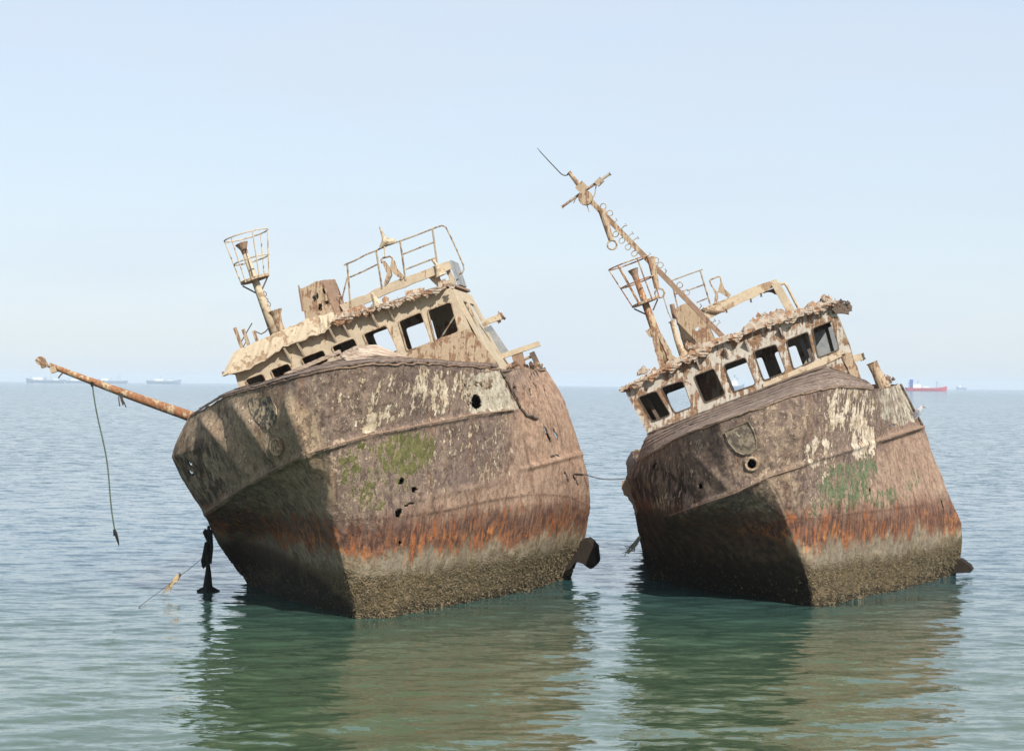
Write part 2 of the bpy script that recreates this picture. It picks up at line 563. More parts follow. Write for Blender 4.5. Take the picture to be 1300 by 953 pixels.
# ------------------------------------------------------------------ water: one sheet to the horizon
def water_material():
    """sea: turbid green body under a rippled mirror; the ripple slopes are added to the surface normal"""
    k = NT("sea_water")

    def slope(scale, stretch, amt, detail=3):
        co = k.n("ShaderNodeMapping", {'Vector': k.co, 'Scale': stretch, 'Rotation': (0, 0, .35)}).outputs[0]
        c = k.n("ShaderNodeTexNoise", {'Vector': co, 'Scale': scale, 'Detail': detail, 'Roughness': .6}).outputs['Color']
        v = k.n("ShaderNodeVectorMath", {0: c, 1: (.5, .5, .5)}, operation='SUBTRACT').outputs[0]
        return k.n("ShaderNodeVectorMath", {0: v, 1: (amt, amt, 0)}, operation='MULTIPLY').outputs[0]

    add = lambda a, b: k.n("ShaderNodeVectorMath", {0: a, 1: b}, operation='ADD').outputs[0]
    gust = k.noise(.03, 3, .55, stretch=(.5, 1, 1))
    rip = add(slope(1.6, (.7, 1.5, 1), .38), slope(8.0, (.75, 1.3, 1), .26))
    rip = k.n("ShaderNodeVectorMath", {0: rip, 3: k.m2('MULTIPLY', k.ss(gust, .3, .7, .75, 1.2), k.ss(k.n("ShaderNodeSeparateXYZ", {0: k.co}).outputs[1], 38, 110, 1.0, 4.4))}, operation='SCALE').outputs[0]
    geo = k.n("ShaderNodeNewGeometry").outputs['Normal']
    nrm = k.n("ShaderNodeVectorMath", {0: add(geo, rip)}, operation='NORMALIZE').outputs[0]
    yd = k.n("ShaderNodeSeparateXYZ", {0: k.co}).outputs[1]
    shore = k.mix(k.ss(gust, .35, .65), (.042, .078, .038), (.058, .092, .050))
    deep = k.mix(k.ss(gust, .35, .65), (.014, .056, .074), (.022, .068, .088))
    col = k.mix(k.ss(yd, 26, 52), shore, deep)
    b_ = k.n("ShaderNodeBsdfPrincipled", {'Base Color': col, 'Roughness': .05, 'IOR': 1.38, 'Normal': nrm})
    k.t.links.new(b_.outputs[0], k.out.inputs[0])
    return k.m


def build_water():
    rr = list(np.geomspace(1.5, 18, 10))[:-1] + list(np.linspace(18, 70, 620)) + list(np.geomspace(70, 9000, 110))[1:]
    rr = np.array(rr)
    fine = np.linspace(-.30, .30, 520)
    left = np.linspace(-math.pi, -.30, 26)[:-1]
    an = np.concatenate([left, fine, -left[::-1][:-1]])
    nr, na = len(rr), len(an)
    R, A = np.meshgrid(rr, an, indexing='ij')
    X, Y = R * np.sin(A), R * np.cos(A)
    Z = np.zeros_like(X)
    rg = np.random.RandomState(3)
    dA = np.gradient(an)
    dR = np.gradient(rr)
    cell = np.maximum(dR[:, None] * np.ones(na)[None], R * dA[None])
    for i in range(46):
        lam = .34 * (2.4 / .34) ** rg.rand()
        th = rg.normal(-1.25, .55)
        amp = .0018 * lam ** .7 * rg.uniform(.5, 1.3)
        kk = 2 * math.pi / lam
        fade = np.clip(lam / (cell * 3.2) - .35, 0, 1) * np.clip((68 - R) / 30, 0, 1) ** .7
        Z += amp * fade * np.sin(kk * (X * math.cos(th) + Y * math.sin(th)) + rg.rand() * 6.28)
    verts = np.stack([X, Y, Z], -1).reshape(-1, 3)
    idx = np.arange(nr * na).reshape(nr, na)
    a = idx[:-1]
    b = idx[1:]
    quads = np.stack([a, np.roll(a, -1, 1), np.roll(b, -1, 1), b], -1).reshape(-1, 4)
    me = bpy.data.meshes.new("water")
    me.vertices.add(len(verts))
    me.vertices.foreach_set("co", verts.astype(np.float32).ravel())
    me.loops.add(quads.size)
    me.loops.foreach_set("vertex_index", quads[:, ::-1].astype(np.int32).ravel())
    me.polygons.add(len(quads))
    me.polygons.foreach_set("loop_start", np.arange(0, quads.size, 4, dtype=np.int32))
    me.polygons.foreach_set("use_smooth", np.ones(len(quads), dtype=bool))
    me.update(calc_edges=True)
    me.materials.append(water_material())
    o = bpy.data.objects.new("water", me)
    C.objects.link(o)
    o['kind'] = 'structure'
    o['label'] = "rippled green sea water reaching the horizon"


build_water()


# ------------------------------------------------------------------ hull
def cr(p0, p1, p2, p3, t, b):
    lin = p1 * (1 - t) + p2 * t
    c = .5 * ((2 * p1) + (p2 - p0) * t + (2 * p0 - 5 * p1 + 4 * p2 - p3) * t * t + (3 * p1 - p0 - 3 * p2 + p3) * t ** 3)
    return lin * (1 - b) + c * b


def upsample(arr, sub, b):
    """arr (n, m, 3) interpolated along axis 0"""
    n = len(arr)
    out = []
    for i in range(n - 1):
        p0, p1, p2, p3 = arr[max(i - 1, 0)], arr[i], arr[i + 1], arr[min(i + 2, n - 1)]
        k = sub[i]
        for j in range(k):
            out.append(cr(p0, p1, p2, p3, j / k, b))
    out.append(arr[-1])
    return np.array(out)


class Hull:
    def __init__(self, cols, aft_l, aft_r, ridges, holes, blobs, base, seed):
        g = []
        for c in cols:
            px = c['px']
            w4 = water(*px[-1])
            dw = w4.y
            col = [np.array(P(x, y, dw + o)) for (x, y), o in zip(px[:-1], c['off'])]
            col.append(np.array(w4))
            under = np.array(w4) + np.array((0, .5, -1.3))
            col.append(under)
            g.append(col)
        g = np.array(g)
        nctl = len(g)
        front_l, front_r = g[0], g[-1]
        ext_l = [front_l + np.array(aft_l) * t for t in (9, 4.5, 1.2)]
        ext_r = [front_r + np.array(aft_r) * t for t in (1.2, 4.5, 9)]
        g = np.concatenate([np.array(ext_l), g, np.array(ext_r)])
        # waterplane of the hidden after part narrows to a stern
        sub = [5, 6, 5] + [38] * (nctl - 1) + [5, 6, 5]
        u = upsample(g, sub, .52)
        u = np.swapaxes(u, 0, 1)
        u = upsample(u, [30] * (u.shape[0] - 2) + [8], .32)
        self.nv, self.nu = u.shape[0], u.shape[1]
        # normals
        du = np.gradient(u, axis=1)
        dv = np.gradient(u, axis=0)
        nrm = np.cross(du, dv)
        nrm /= np.linalg.norm(nrm, axis=-1, keepdims=True) + 1e-9
        # outward = toward the camera on the front part
        mid = u[self.nv // 3, self.nu // 2]
        if np.dot(nrm[self.nv // 3, self.nu // 2], np.array((0, 0, HCAM)) - mid) < 0:
            nrm = -nrm
        flat = u.reshape(-1, 3)
        nf = nrm.reshape(-1, 3)
        d = flat - np.array((0, 0, HCAM))
        px = CX + F * (d @ np.array(RC)) / d[:, 1]
        py = CY - F * (d @ np.array(UC)) / d[:, 1]
        disp = (fbm(flat * .9, 2, seed) - .5) * .10 + (fbm(flat * 3.1, 3, seed + 9) - .5) * .028 + (fbm(flat * 16, 2, seed + 19) - .5) * .014
        barn = np.clip((.75 - flat[:, 2]) / .3, 0, 1)
        disp = disp + barn * (vnoise(flat * 20, seed + 4) - .6) * .04
        # plating: buckled between the frames, raised laps at the plate seams
        jj = np.tile(np.arange(self.nu), self.nv).astype(float)
        ii = np.repeat(np.arange(self.nv), self.nu).astype(float)
        wob = (vnoise(flat * .7, seed + 31) - .5) * 8
        fr = np.cos((jj + wob) * 2 * math.pi / 26.0)
        disp = disp + .004 * fr * vnoise(flat * .9, seed + 33) * 2
        seam = np.zeros(len(flat))
        for q, off_ in ((76, 20), (76, 58)):
            rowband = ((ii // 38) % 2 == (0 if off_ == 20 else 1))
            dj = np.abs((jj - off_ + q / 2) % q - q / 2)
            seam = np.maximum(seam, np.where(rowband, np.exp(-(dj / 1.0) ** 2), 0))
        di = np.abs((ii + 57) % 114 - 57)
        seam = np.maximum(seam, np.exp(-(di / 1.0) ** 2))
        seam *= np.clip((flat[:, 2] - .6) / .5, 0, 1)
        disp = disp + seam * .005 + .004 * (((ii // 38 + jj // 76) % 3) - 1)
        self.seam = seam
        for (x1, y1, x2, y2, amp, wd) in ridges:
            ex, ey_ = x2 - x1, y2 - y1
            L2 = ex * ex + ey_ * ey_
            t = np.clip(((px - x1) * ex + (py - y1) * ey_) / L2, 0, 1)
            dist = np.hypot(px - x1 - t * ex, py - y1 - t * ey_)
            disp = disp + amp * np.exp(-(dist / wd) ** 2) * np.clip(6 * np.minimum(t + .05, 1.05 - t), 0, 1)
        flat = flat + nf * disp[:, None]
        # the top edge is eaten away unevenly
        top = np.clip(1 - ii / 3.0, 0, 1)
        flat[:, 2] -= top * (np.clip(vnoise(flat * 5, seed + 41) - .5, 0, 1) * .07 + (vnoise(flat * 22, seed + 43) - .5) * .03)
        self.u = flat.reshape(u.shape)
        self.px, self.py = px, py
        # paint
        paint = np.zeros((len(flat), 4), np.float32)
        more = np.zeros((len(flat), 4), np.float32)
        more[:, 3] = self.seam
        for bl in blobs:
            if bl[0] == 'P':
                ins = np.zeros(len(px), bool)
                pl = bl[2]
                for i in range(len(pl)):
                    (x1, y1), (x2, y2) = pl[i], pl[(i + 1) % len(pl)]
                    if y1 != y2:
                        ins ^= ((y1 > py) != (y2 > py)) & (px < (x2 - x1) * (py - y1) / (y2 - y1) + x1)
                more[ins, bl[1] - 4] = bl[3]
                continue
            ch, x, y, rx, ry, ang, s = bl
            ca, sa = math.cos(math.radians(ang)), math.sin(math.radians(ang))
            xx = ((px - x) * ca + (py - y) * sa) / rx
            yy = (-(px - x) * sa + (py - y) * ca) / ry
            q = np.sqrt(xx * xx + yy * yy)
            val = s * np.clip((1.25 - q) / .5, 0, 1)
            tgt = paint if ch < 4 else more
            c_ = ch if ch < 4 else ch - 4
            tgt[:, c_] = np.maximum(tgt[:, c_], val) if s > 0 else np.minimum(tgt[:, c_], np.where(val < 0, 0, tgt[:, c_]))
        # faces, with holes rusted through
        idx = np.arange(self.nv * self.nu).reshape(self.nv, self.nu)
        a = idx[:-1, :-1].ravel()
        b = idx[:-1, 1:].ravel()
        c = idx[1:, 1:].ravel()
        e = idx[1:, :-1].ravel()
        fx = (px[a] + px[c]) / 2
        fy = (py[a] + py[c]) / 2
        keep = np.ones(len(a), bool)
        rg = np.random.RandomState(seed)
        for (x, y, rx, ry, ang, jag) in holes:
            ca, sa = math.cos(math.radians(ang)), math.sin(math.radians(ang))
            xx = ((fx - x) * ca + (fy - y) * sa) / rx
            yy = (-(fx - x) * sa + (fy - y) * ca) / ry
            keep &= ~(np.sqrt(xx * xx + yy * yy) * (1 + jag * (rg.rand(len(fx)) - .5)) < 1)
        quads = np.stack([a, b, c, e], -1)[keep]
        # stern cap
        self.faces = [tuple(q) for q in quads.tolist()]
        self.capL = idx[:, 0].tolist()
        self.capR = idx[:, -1].tolist()
        for i in range(self.nv - 1):
            self.faces.append((self.capL[i], self.capL[i + 1], self.capR[i + 1], self.capR[i]))
        self.verts = flat
        self.paint, self.more = paint, more
        self.bvh = BVHTree.FromPolygons([Vector(v) for v in flat], [tuple(q) for q in np.stack([a, b, c, e], -1).tolist()])
        self.base = base

    def build(self, mat, parent):
        me = bpy.data.meshes.new("hull")
        me.from_pydata([tuple(v) for v in (self.verts - np.array(self.base))], [], self.faces)
        for nm, arr in (("paint", self.paint), ("paint_more", self.more)):
            ca = me.color_attributes.new(nm, 'FLOAT_COLOR', 'POINT')
            ca.data.foreach_set("color", arr.ravel())
        bm = bmesh.new()
        bm.from_mesh(me)
        bmesh.ops.recalc_face_normals(bm, faces=bm.faces)
        bm.to_mesh(me)
        bm.free()
        me.polygons.foreach_set("use_smooth", [True] * len(me.polygons))
        me.materials.append(mat)
        o = bpy.data.objects.new("hull", me)
        C.objects.link(o)
        o.parent = parent
        md = o.modifiers.new("plate", 'SOLIDIFY')
        md.thickness = .03
        md.offset = -1
        return o

    def hit(self, px, py, off=0.0):
        o = Vector((0, 0, HCAM))
        r = ray(px, py).normalized()
        loc, n, i, d = self.bvh.ray_cast(o, r)
        if loc is None:
            loc, n, i, d = self.bvh.find_nearest(P(px, py, 42))
        if n.dot(r) > 0:
            n = -n
        return loc + n * off, n

    def sheer(self, px):
        """3D point of the top edge at a pixel column"""
        row = self.u[0]
        xs = np.array([proj(Vector(p))[0] for p in row])
        lo, hi = int(np.argmin(xs)), int(np.argmax(xs))
        seg = xs[lo:hi + 1]
        i = int(np.clip(np.searchsorted(np.maximum.accumulate(seg), px), 1, len(seg) - 1))
        t = np.clip((px - seg[i - 1]) / max(seg[i] - seg[i - 1], 1e-6), 0, 1)
        return Vector(row[lo + i - 1] * (1 - t) + row[lo + i] * t)


def col_(px, off):
    """px rows: r0, r1, r2, r2b (None = halfway), r3, r3b, r4"""
    px = list(px)
    if px[3] is None:
        px[3] = ((px[2][0] + px[4][0]) / 2, (px[2][1] + px[4][1]) / 2)
    return {'px': px, 'off': off}


def barnacles(hull, parent, mat, n, seed):
    rg = random.Random(seed)
    mb = MB()
    V, nu, nv = hull.u, hull.nu, hull.nv
    cand = [(i, j) for i in range(nv - 8, 0, -1) for j in range(17, nu - 17) if -.05 < V[i, j][2] < .75]
    for _ in range(n):
        i, j = rg.choice(cand)
        if hull.paint[i * nu + j, 3] > .35 and rg.random() < .93:
            continue
        p = Vector(V[i, j])
        if rg.random() < (max(p.z, 0) / .8) ** 1.5:
            continue
        nn = (Vector(V[i, min(j + 1, nu - 1)]) - Vector(V[i, j - 1])).cross(Vector(V[i + 1, j]) - Vector(V[i - 1, j]))
        if nn.length < 1e-9:
            continue
        nn.normalize()
        if nn.dot(Vector((0, 0, HCAM)) - p) < 0:
            nn = -nn
        t = nn.orthogonal().normalized()
        q = nn.cross(t)
        s = rg.uniform(.008, .024)
        p = p + t * rg.uniform(-.02, .02) + q * rg.uniform(-.02, .02)
        a0 = rg.uniform(0, 6.28)
        ring = [p + (t * math.cos(a0 + k * 1.571) + q * math.sin(a0 + k * 1.571)) * s * rg.uniform(.7, 1.3) - nn * .01 for k in range(4)]
        tip = p + nn * s * rg.uniform(.6, 1.5)
        mb.add(ring + [tip], [(0, 1, 4), (1, 2, 4), (2, 3, 4), (3, 0, 4)])
    o = mb.build("barnacle_crust", mat, parent)
    o['kind'] = 'stuff'
    return o


k_ = NT("barnacle_shell")
M['barnacle'] = k_.finish(k_.mix(k_.ss(k_.noise(9, 4), .35, .65), (.060, .045, .025), (.20, .150, .085)), .9)


def whaleback(hull, parent, rim_px, inner, strips, seed, mat, lift=0.0, name="deck_plank"):
    """planks laid between the rim of the hull and the foot of the wheelhouse; each strip is one object"""
    rg = random.Random(seed)
    rim = np.array([hull.sheer(x) + Vector((0, 0, .02)) for x in rim_px])
    inn = np.array(inner)
    R = upsample(rim[:, None, :], [9] * (len(rim) - 1), .5)[:, 0]
    I = upsample(inn[:, None, :], [9] * (len(inn) - 1), .2)[:, 0]
    n = len(R)
    for s in range(strips):
        t0, t1 = s / strips, (s + 1) / strips
        rows = []
        dz0, dz1 = rg.uniform(-.015, .03), rg.uniform(-.015, .02)
        ph = rg.uniform(0, 6)
        for q in (0, .5, 1):
            row = []
            for i in range(n):
                gap = .05 + .05 * max(0, math.sin(i * .35 + ph))
                t = t0 + (t1 - t0) * (gap + q * (1 - gap - .04))
                p = R[i] * (1 - t) + I[i] * t
                hump = math.sin(math.pi * t) * lift
                row.append(Vector(p) + Vector((0, rg.gauss(0, .006), hump + dz0 + (dz1 - dz0) * q + rg.gauss(0, .004))))
            rows.append(row)
        MB().sheet(rows, Vector((0, .01, -.03))).build(name, mat, parent)
    under = [[Vector(R[i] * (1 - t) + I[i] * t) + Vector((0, 0, math.sin(math.pi * t) * lift - .07)) for i in range(n)] for t in (.07, .5, .99)]
    MB().sheet(under, Vector((0, .01, -.02))).build("deck_backing", M['dark_iron'], parent)


# ------------------------------------------------------------------ the first wreck (left)
TH1 = math.radians(23.5)
YAW = math.radians(6)


def frame(th, yaw):
    ex0 = Vector((math.cos(yaw), -math.sin(yaw), 0))
    ey = Vector((math.sin(yaw), math.cos(yaw), 0))
    z = Vector((0, 0, 1))
    return ex0 * math.cos(th) + z * math.sin(th), ey, -ex0 * math.sin(th) + z * math.cos(th)


EX1, EY1, EZ1 = frame(TH1, YAW)
base1 = Vector((-2.6, 41, 0))
ship1 = thing("wrecked_trawler", base1, "rusty stranded trawler on the left with a long boom sticking out from its bow", "shipwreck",
              "rusting trawlers aground side by side")

S1 = [
    col_([(238, 530), (219, 580), (257, 653), (268, 674), (284, 702), (298, 722), (313, 742)], (-2.6, -2.6, -2.2, -1.4, -.7, -.1)),
    col_([(283, 505), (277, 560), (303, 621), None, (322, 680), (325, 715), (330, 748)], (-3.4, -3.4, -3.3, -2.0, -.7, -.1)),
    col_([(330, 491), (325, 545), (347, 594), None, (363, 675), (368, 722), (375, 763)], (-2.5, -2.55, -2.55, -1.5, -.5, -.05)),
    col_([(380, 478), (372, 525), (389, 574), None, (405, 672), (418, 726), (431, 779)], (-1.5, -1.5, -1.5, -.85, -.35, -.02)),
    col_([(425, 468), (420, 515), (420, 563), None, (424, 670), (439, 730), (454, 785)], (-1.1, -1, -.9, -.65, -.35, -.15)),
    col_([(475, 462), (470, 505), (468, 551), None, (485, 670), (492, 730), (498, 783)], (-1.2, -1.1, -.95, -.7, -.45, -.2)),
    col_([(530, 461), (530, 500), (530, 539), None, (545, 665), (546, 725), (548, 773)], (-1.4, -1.3, -1.1, -.85, -.6, -.3)),
    col_([(585, 464), (590, 495), (600, 526), None, (615, 650), (610, 715), (600, 763)], (-1.3, -1.1, -.9, -.6, -.35, -.15)),
    col_([(635, 468), (645, 495), (655, 521), None, (675, 640), (672, 705), (665, 751)], (-1.5, -1.4, -1.2, -1.0, -.9, -.5)),
    col_([(672, 467), (690, 500), (704, 535), (718, 590), (722, 640), (715, 700), (700, 741)], (-1.3, -1.2, -1.1, -.95, -.7, -.3)),
    col_([(692, 467), (717, 510), (734, 556), (748, 608), (749, 652), (742, 692), (724, 733)], (-1.2, -1.2, -1, -.9, -.7, -.5)),
]
ridge1 = [(255, 530, 322, 606, .10, 6), (298, 512, 348, 582, .08, 7), (365, 505, 402, 602, .08, 7), (275, 520, 330, 600, -.05, 8), (330, 505, 370, 590, -.05, 9),
          (258, 655, 303, 622, .07, 4), (303, 622, 347, 596, .07, 4), (347, 596, 392, 575, .07, 4), (392, 575, 468, 553, .05, 4),
          (468, 553, 602, 527, .05, 3), (602, 527, 655, 519, .05, 3), (660, 596, 742, 575, .05, 3),
          (345, 600, 400, 700, .03, 6), (390, 600, 425, 660, .03, 6), (310, 625, 365, 690, .03, 6), (424, 468, 418, 650, .02, 3),
          (376, 700, 378, 740, -.05, 5), (500, 640, 640, 610, .015, 4), (650, 470, 678, 528, .06, 3)]
holes1 = [(604, 510, 6.5, 9.5, -8, .12), (510, 610, 3, 4.5, 20, .5), (527, 622, 3, 4, 10, .5), (506, 652, 4.5, 5.5, 20, .5), (509, 690, 2, 3, 0, .3),
          (241, 589, 2, 3, -40, .4), (243, 600, 1.8, 4, -40, .4), (520, 640, 7, 1.2, -20, .3),
          (655, 493, 1.2, 5, -6, .3), (666, 494, 1.0, 4.5, -6, .3), (673, 497, 1.1, 5, -8, .3), (681, 493, 1.0, 6, -8, .3), (692, 494, 1.1, 6, -8, .3),
          (695, 552, 1.6, 12, -28, .3), (706, 551, 1.4, 9, -26, .3), (721, 606, 1.2, 9, -25, .3), (733, 610, 1.2, 8, -22, .3), (704, 579, 6, 1.3, -12, .5)]
# paint channels: 0 flaking cream, 1 green, 2 tan scale, 3 painted underside shade with weed, 4 cream plate, 5 smooth orange rust, 6 dark streaks
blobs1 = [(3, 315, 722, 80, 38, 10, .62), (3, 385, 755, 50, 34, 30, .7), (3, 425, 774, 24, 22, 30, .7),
          (2, 300, 570, 110, 90, 0, 1), (2, 345, 655, 85, 50, -15, .85), (2, 395, 610, 35, 40, 0, .7),
          (6, 245, 610, 45, 60, 30, .8), (6, 330, 650, 60, 30, -20, .4),
          (0, 330, 520, 26, 22, 20, .42), (0, 440, 480, 40, 12, -8, .4), (0, 520, 500, 105, 34, -10, .58), (0, 475, 535, 30, 12, -15, .85), (0, 560, 490, 60, 24, 0, .7),
          (0, 590, 560, 70, 26, -10, .52), (0, 640, 590, 50, 30, -10, .40), (0, 470, 545, 12, 5, -15, 1), (0, 560, 505, 10, 30, 10, .85),
          (1, 458, 600, 34, 45, 0, .62), (1, 515, 575, 42, 30, -15, .85), (1, 500, 610, 30, 20, 0, .5), (1, 480, 640, 10, 10, 0, .7),
          ('P', 4, ragged([(586, 480), (612, 472), (633, 470), (650, 500), (661, 519), (640, 521), (598, 525), (588, 505)], 5, 1.6, 4), .56), (5, 710, 540, 60, 85, 0, 1), (5, 620, 640, 110, 26, -8, .8), (5, 700, 620, 70, 50, 0, .8)]
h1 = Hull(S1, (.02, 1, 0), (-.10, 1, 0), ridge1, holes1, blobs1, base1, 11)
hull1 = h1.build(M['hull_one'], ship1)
barnacles(h1, hull1, M['barnacle'], 16000, 5)


def deck_of(hull, parent, mat):
    row = hull.u[1]
    n = len(row)
    rows = []
    for i in range(0, n // 2, 3):
        a, b = row[i], row[n - 1 - i]
        if np.linalg.norm(a - b) < 3.0:
            break
        rows.append([Vector(a + (b - a) * (.04 + .92 * t)) + Vector((0, 0, -.12)) for t in np.linspace(0, 1, 9)])
    MB().sheet(rows, Vector((0, 0, -.05))).build("main_deck", mat, parent)


deck_of(h1, ship1, M['inside'])


def surf_line(hull, pts, off, step=8):
    out = []
    for (a, b) in zip(pts[:-1], pts[1:]):
        L = math.hypot(b[0] - a[0], b[1] - a[1])
        k = max(1, int(L / step))
        for j in range(k):
            t = j / k
            out.append(hull.hit(a[0] + (b[0] - a[0]) * t, a[1] + (b[1] - a[1]) * t, off)[0])
    out.append(hull.hit(*pts[-1], off)[0])
    return out


def surf_patch(hull, poly, off, rings=4):
    """thin plate lying on the hull with the outline poly (pixels)"""
    cx = sum(p[0] for p in poly) / len(poly)
    cy = sum(p[1] for p in poly) / len(poly)
    n = len(poly)
    c0, nn = hull.hit(cx, cy, off)
    vs = [c0]
    for r in range(1, rings + 1):
        t = r / rings
        for (x, y) in poly:
            vs.append(hull.hit(cx + (x - cx) * t, cy + (y - cy) * t, off)[0])
    for (x, y) in poly:
        vs.append(hull.hit(x, y, -.01)[0])
    fs = [(0, 1 + i, 1 + (i + 1) % n) for i in range(n)]
    for r in range(rings):
        for i in range(n):
            a = 1 + r * n + i
            b = 1 + r * n + (i + 1) % n
            fs.append((a, b, b + n, a + n))
    return MB().add(vs, fs)


def wall_obj(name, mat, parent, outer, holes, O, n, t=.06, clean=()):
    mb = MB()
    loops = [[on(x, y, O, n) for x, y in outer]] + [[on(x, y, O, n) for x, y in h] for h in holes]
    mb.prism3(loops, n * t)
    return mb.build(name, mat, parent)


def frames(parent, wins, O, n, r, mat, seed):
    rg = random.Random(seed)
    for wv in wins:
        pts = [on(x, y, O, n) - n * .012 for x, y in rounded(wv, 3.5)]
        # flat rim bar round the opening
        cx = sum(p[0] for p in wv) / 4
        cy = sum(p[1] for p in wv) / 4
        grow = [(cx + (x - cx) * (1 + r / 14), cy + (y - cy) * (1 + r / 14)) for x, y in rounded(wv, 3.5)]
        shr = [(cx + (x - cx) * .985, cy + (y - cy) * .985) for x, y in rounded(wv, 3.5)]
        mb = MB()
        mb.prism3([[on(x, y, O - n * .022, n) for x, y in grow], [on(x, y, O - n * .022, n) for x, y in shr]], n * .095)
        mb.build("window_frame", mat, parent)


# wheelhouse
O1 = P(440, 430, 40.0)
N1 = EY1
wins1 = [[(311, 482), (333, 474), (340, 489), (318, 497)],
         [(343, 470), (366, 461), (373, 475), (350, 484)],
         [(382, 455), (410, 444), (417, 459), (389, 470)],
         [(421, 440), (449, 429), (458, 449), (430, 461)],
         [(461, 424), (490, 413), (505, 446), (475, 458)],
         [(506, 408), (534, 396), (547, 434), (517, 445)],
         [(543, 394), (572, 383), (582, 421), (552, 432)]]
wall1 = wall_obj("wheelhouse_wall", M['tan'], ship1,
                 [(297, 470), (359, 440), (424, 409), (500, 385), (574, 365), (597, 417), (606, 440), (634, 465), (632, 478), (560, 474), (470, 478), (400, 492), (330, 505), (308, 510)],
                 [rounded(x, 3.5) for x in wins1], O1, N1, .06)
frames(wall1, wins1, O1, N1, .9, M['rust_tan'], 3)
# lower front panel, rust mottled, proud of the wall
pan = wall_obj("front_panel", M['rust_tan'], ship1, ragged([(520, 446), (596, 416.5), (634, 463), (628, 470), (560, 468), (505, 463)], 9, .6, 5), [], O1 - N1 * .05, N1, .04)
crn = on(575, 366, O1, N1)


def aft(p, d, n=N1):
    return p + n * d


# side wall with two slot windows (built in its own plane: along N1 and down EZ1)
def side_wall(name, parent, mat, top, bottom, depth, n, inset, slots, th):
    up = (top - bottom)
    q = lambda a, b: bottom + up * b + n * (a * depth)
    outer = [q(0, 0), q(1, 0), q(1, 1), q(0, 1)]
    holes = [[q(a, b), q(c, b), q(c, d), q(a, d)] for a, b, c, d in slots]
    mb = MB().prism3([outer] + holes, inset * th)
    return mb.build(name, mat, parent)


bot = on(632, 470, O1, N1)
sw1 = side_wall("side_wall", ship1, M['tan'], crn + N1 * .062, bot + N1 * .062, 2.7, N1, -EX1, [(.18, .45, .42, .86), (.56, .5, .82, .86)], .05)
# rear wall with openings that let the sky through
OB1 = O1 + N1 * 2.7
rear_w1 = [[(473, 424), (505, 412), (516, 440), (484, 452)], [(515, 417), (548, 405), (556, 434), (524, 446)]]
rear1 = wall_obj("rear_wall", M['inside'], ship1, [(306, 480), (424, 418), (500, 392), (588, 372), (612, 430), (622, 470), (470, 480), (320, 500)],
                 [rounded(x, 3) for x in rear_w1], OB1, N1, .05)
# cabin floor, left end wall and roof
flo = MB().sheet([[on(318, 508, O1, N1) + N1 * .07, on(470, 476, O1, N1) + N1 * .07, on(628, 474, O1, N1) + N1 * .07],
                  [on(318, 508, O1, N1) + N1 * 2.65, on(470, 476, O1, N1) + N1 * 2.65, on(628, 474, O1, N1) + N1 * 2.65]], -EZ1 * .05)
flo.build("cabin_floor", M['inside'], ship1)
lw = MB().prism3([[on(299, 471, O1, N1) + N1 * .063, on(299, 471, O1, N1) + N1 * 2.65, on(312, 506, O1, N1) + N1 * 2.65, on(312, 506, O1, N1) + N1 * .063]], EX1 * .05)
lw.build("end_wall", M['tan'], ship1)

# roof slab (under the crust), with a gap torn through it
vis_low = [(282, 477), (313, 470), (336, 457), (359, 441), (388, 431), (412, 421), (424, 410.5), (450, 401), (475, 393), (494, 388), (530, 376), (574, 363.5)]
vis_up = [(296, 447), (320, 436), (343, 425), (369, 414.5), (388, 405), (405, 401), (424, 397), (445, 391), (473, 378), (492, 374), (528, 362), (575, 350)]
roof_mb = MB()
rt = [on(x, y, O1, N1) + EZ1 * .03 for x, y in vis_low]
roof_mb.sheet([[p + N1 * .07 for p in rt], [p + N1 * 1.4 for p in rt], [p + N1 * 2.9 for p in rt]], EZ1 * .05)
roof1 = roof_mb.build("roof", M['rust'], ship1)
# visor: the sloping plate along the front of the roof
OV = O1 - N1 * .20
rg = random.Random(21)
lows, ups, mids = [], [], []
for i in range(len(vis_low) - 1):
    for t in np.linspace(0, 1, 6)[:-1]:
        a = [vis_low[i][c] * (1 - t) + vis_low[i + 1][c] * t for c in (0, 1)]
        b = [vis_up[i][c] * (1 - t) + vis_up[i + 1][c] * t for c in (0, 1)]
        crumb = 1.0 if i < 6 else 2.6
        lows.append(on(a[0], a[1] + rg.gauss(0, .8 * crumb ** .5), OV, N1))
        ups.append(on(b[0], b[1] + rg.gauss(0, .7 * crumb), O1 - N1 * .06, N1))
        mids.append(on((a[0] + b[0]) / 2, (a[1] + b[1]) / 2, O1 - N1 * (.15 + rg.gauss(0, .015)), N1))
ns = 31
v1 = MB().sheet([lows[:ns], mids[:ns], ups[:ns]], N1 * .04)
v1.build("visor", M['tan_light'], roof1)
# crumbling right half of the roof edge: two ragged strips with gaps between
v2 = MB()
v2.sheet([lows[ns - 1:], [l * .55 + u_ * .45 for l, u_ in zip(lows[ns - 1:], mids[ns - 1:])]], N1 * .05)
seg = list(range(ns - 1, len(lows)))
for (s0, s1) in ((0, 9), (13, 16), (18, 22), (23, len(seg))):
    ii = seg[s0:s1]
    if len(ii) < 2:
        continue
    v2.sheet([[lows[i] * .55 + mids[i] * .45 for i in ii], [mids[i] for i in ii], [mids[i] * .5 + ups[i] * .5 + EZ1 * rg.gauss(0, .03) for i in ii]], N1 * .05)
for i in seg:
    for _ in range(2):
        t = rg.random()
        v2.flake(lows[i] * (1 - t) * .8 + mids[i] * (1 - (1 - t) * .8) + Vector((rg.gauss(0, .04), rg.gauss(0, .05), rg.gauss(0, .02))), rg.uniform(.012, .035), rg)
v2.build("roof_edge_crust", M['crust'], roof1)
sof = MB().sheet([lows, [p + N1 * .19 for p in lows]], EZ1 * .025)
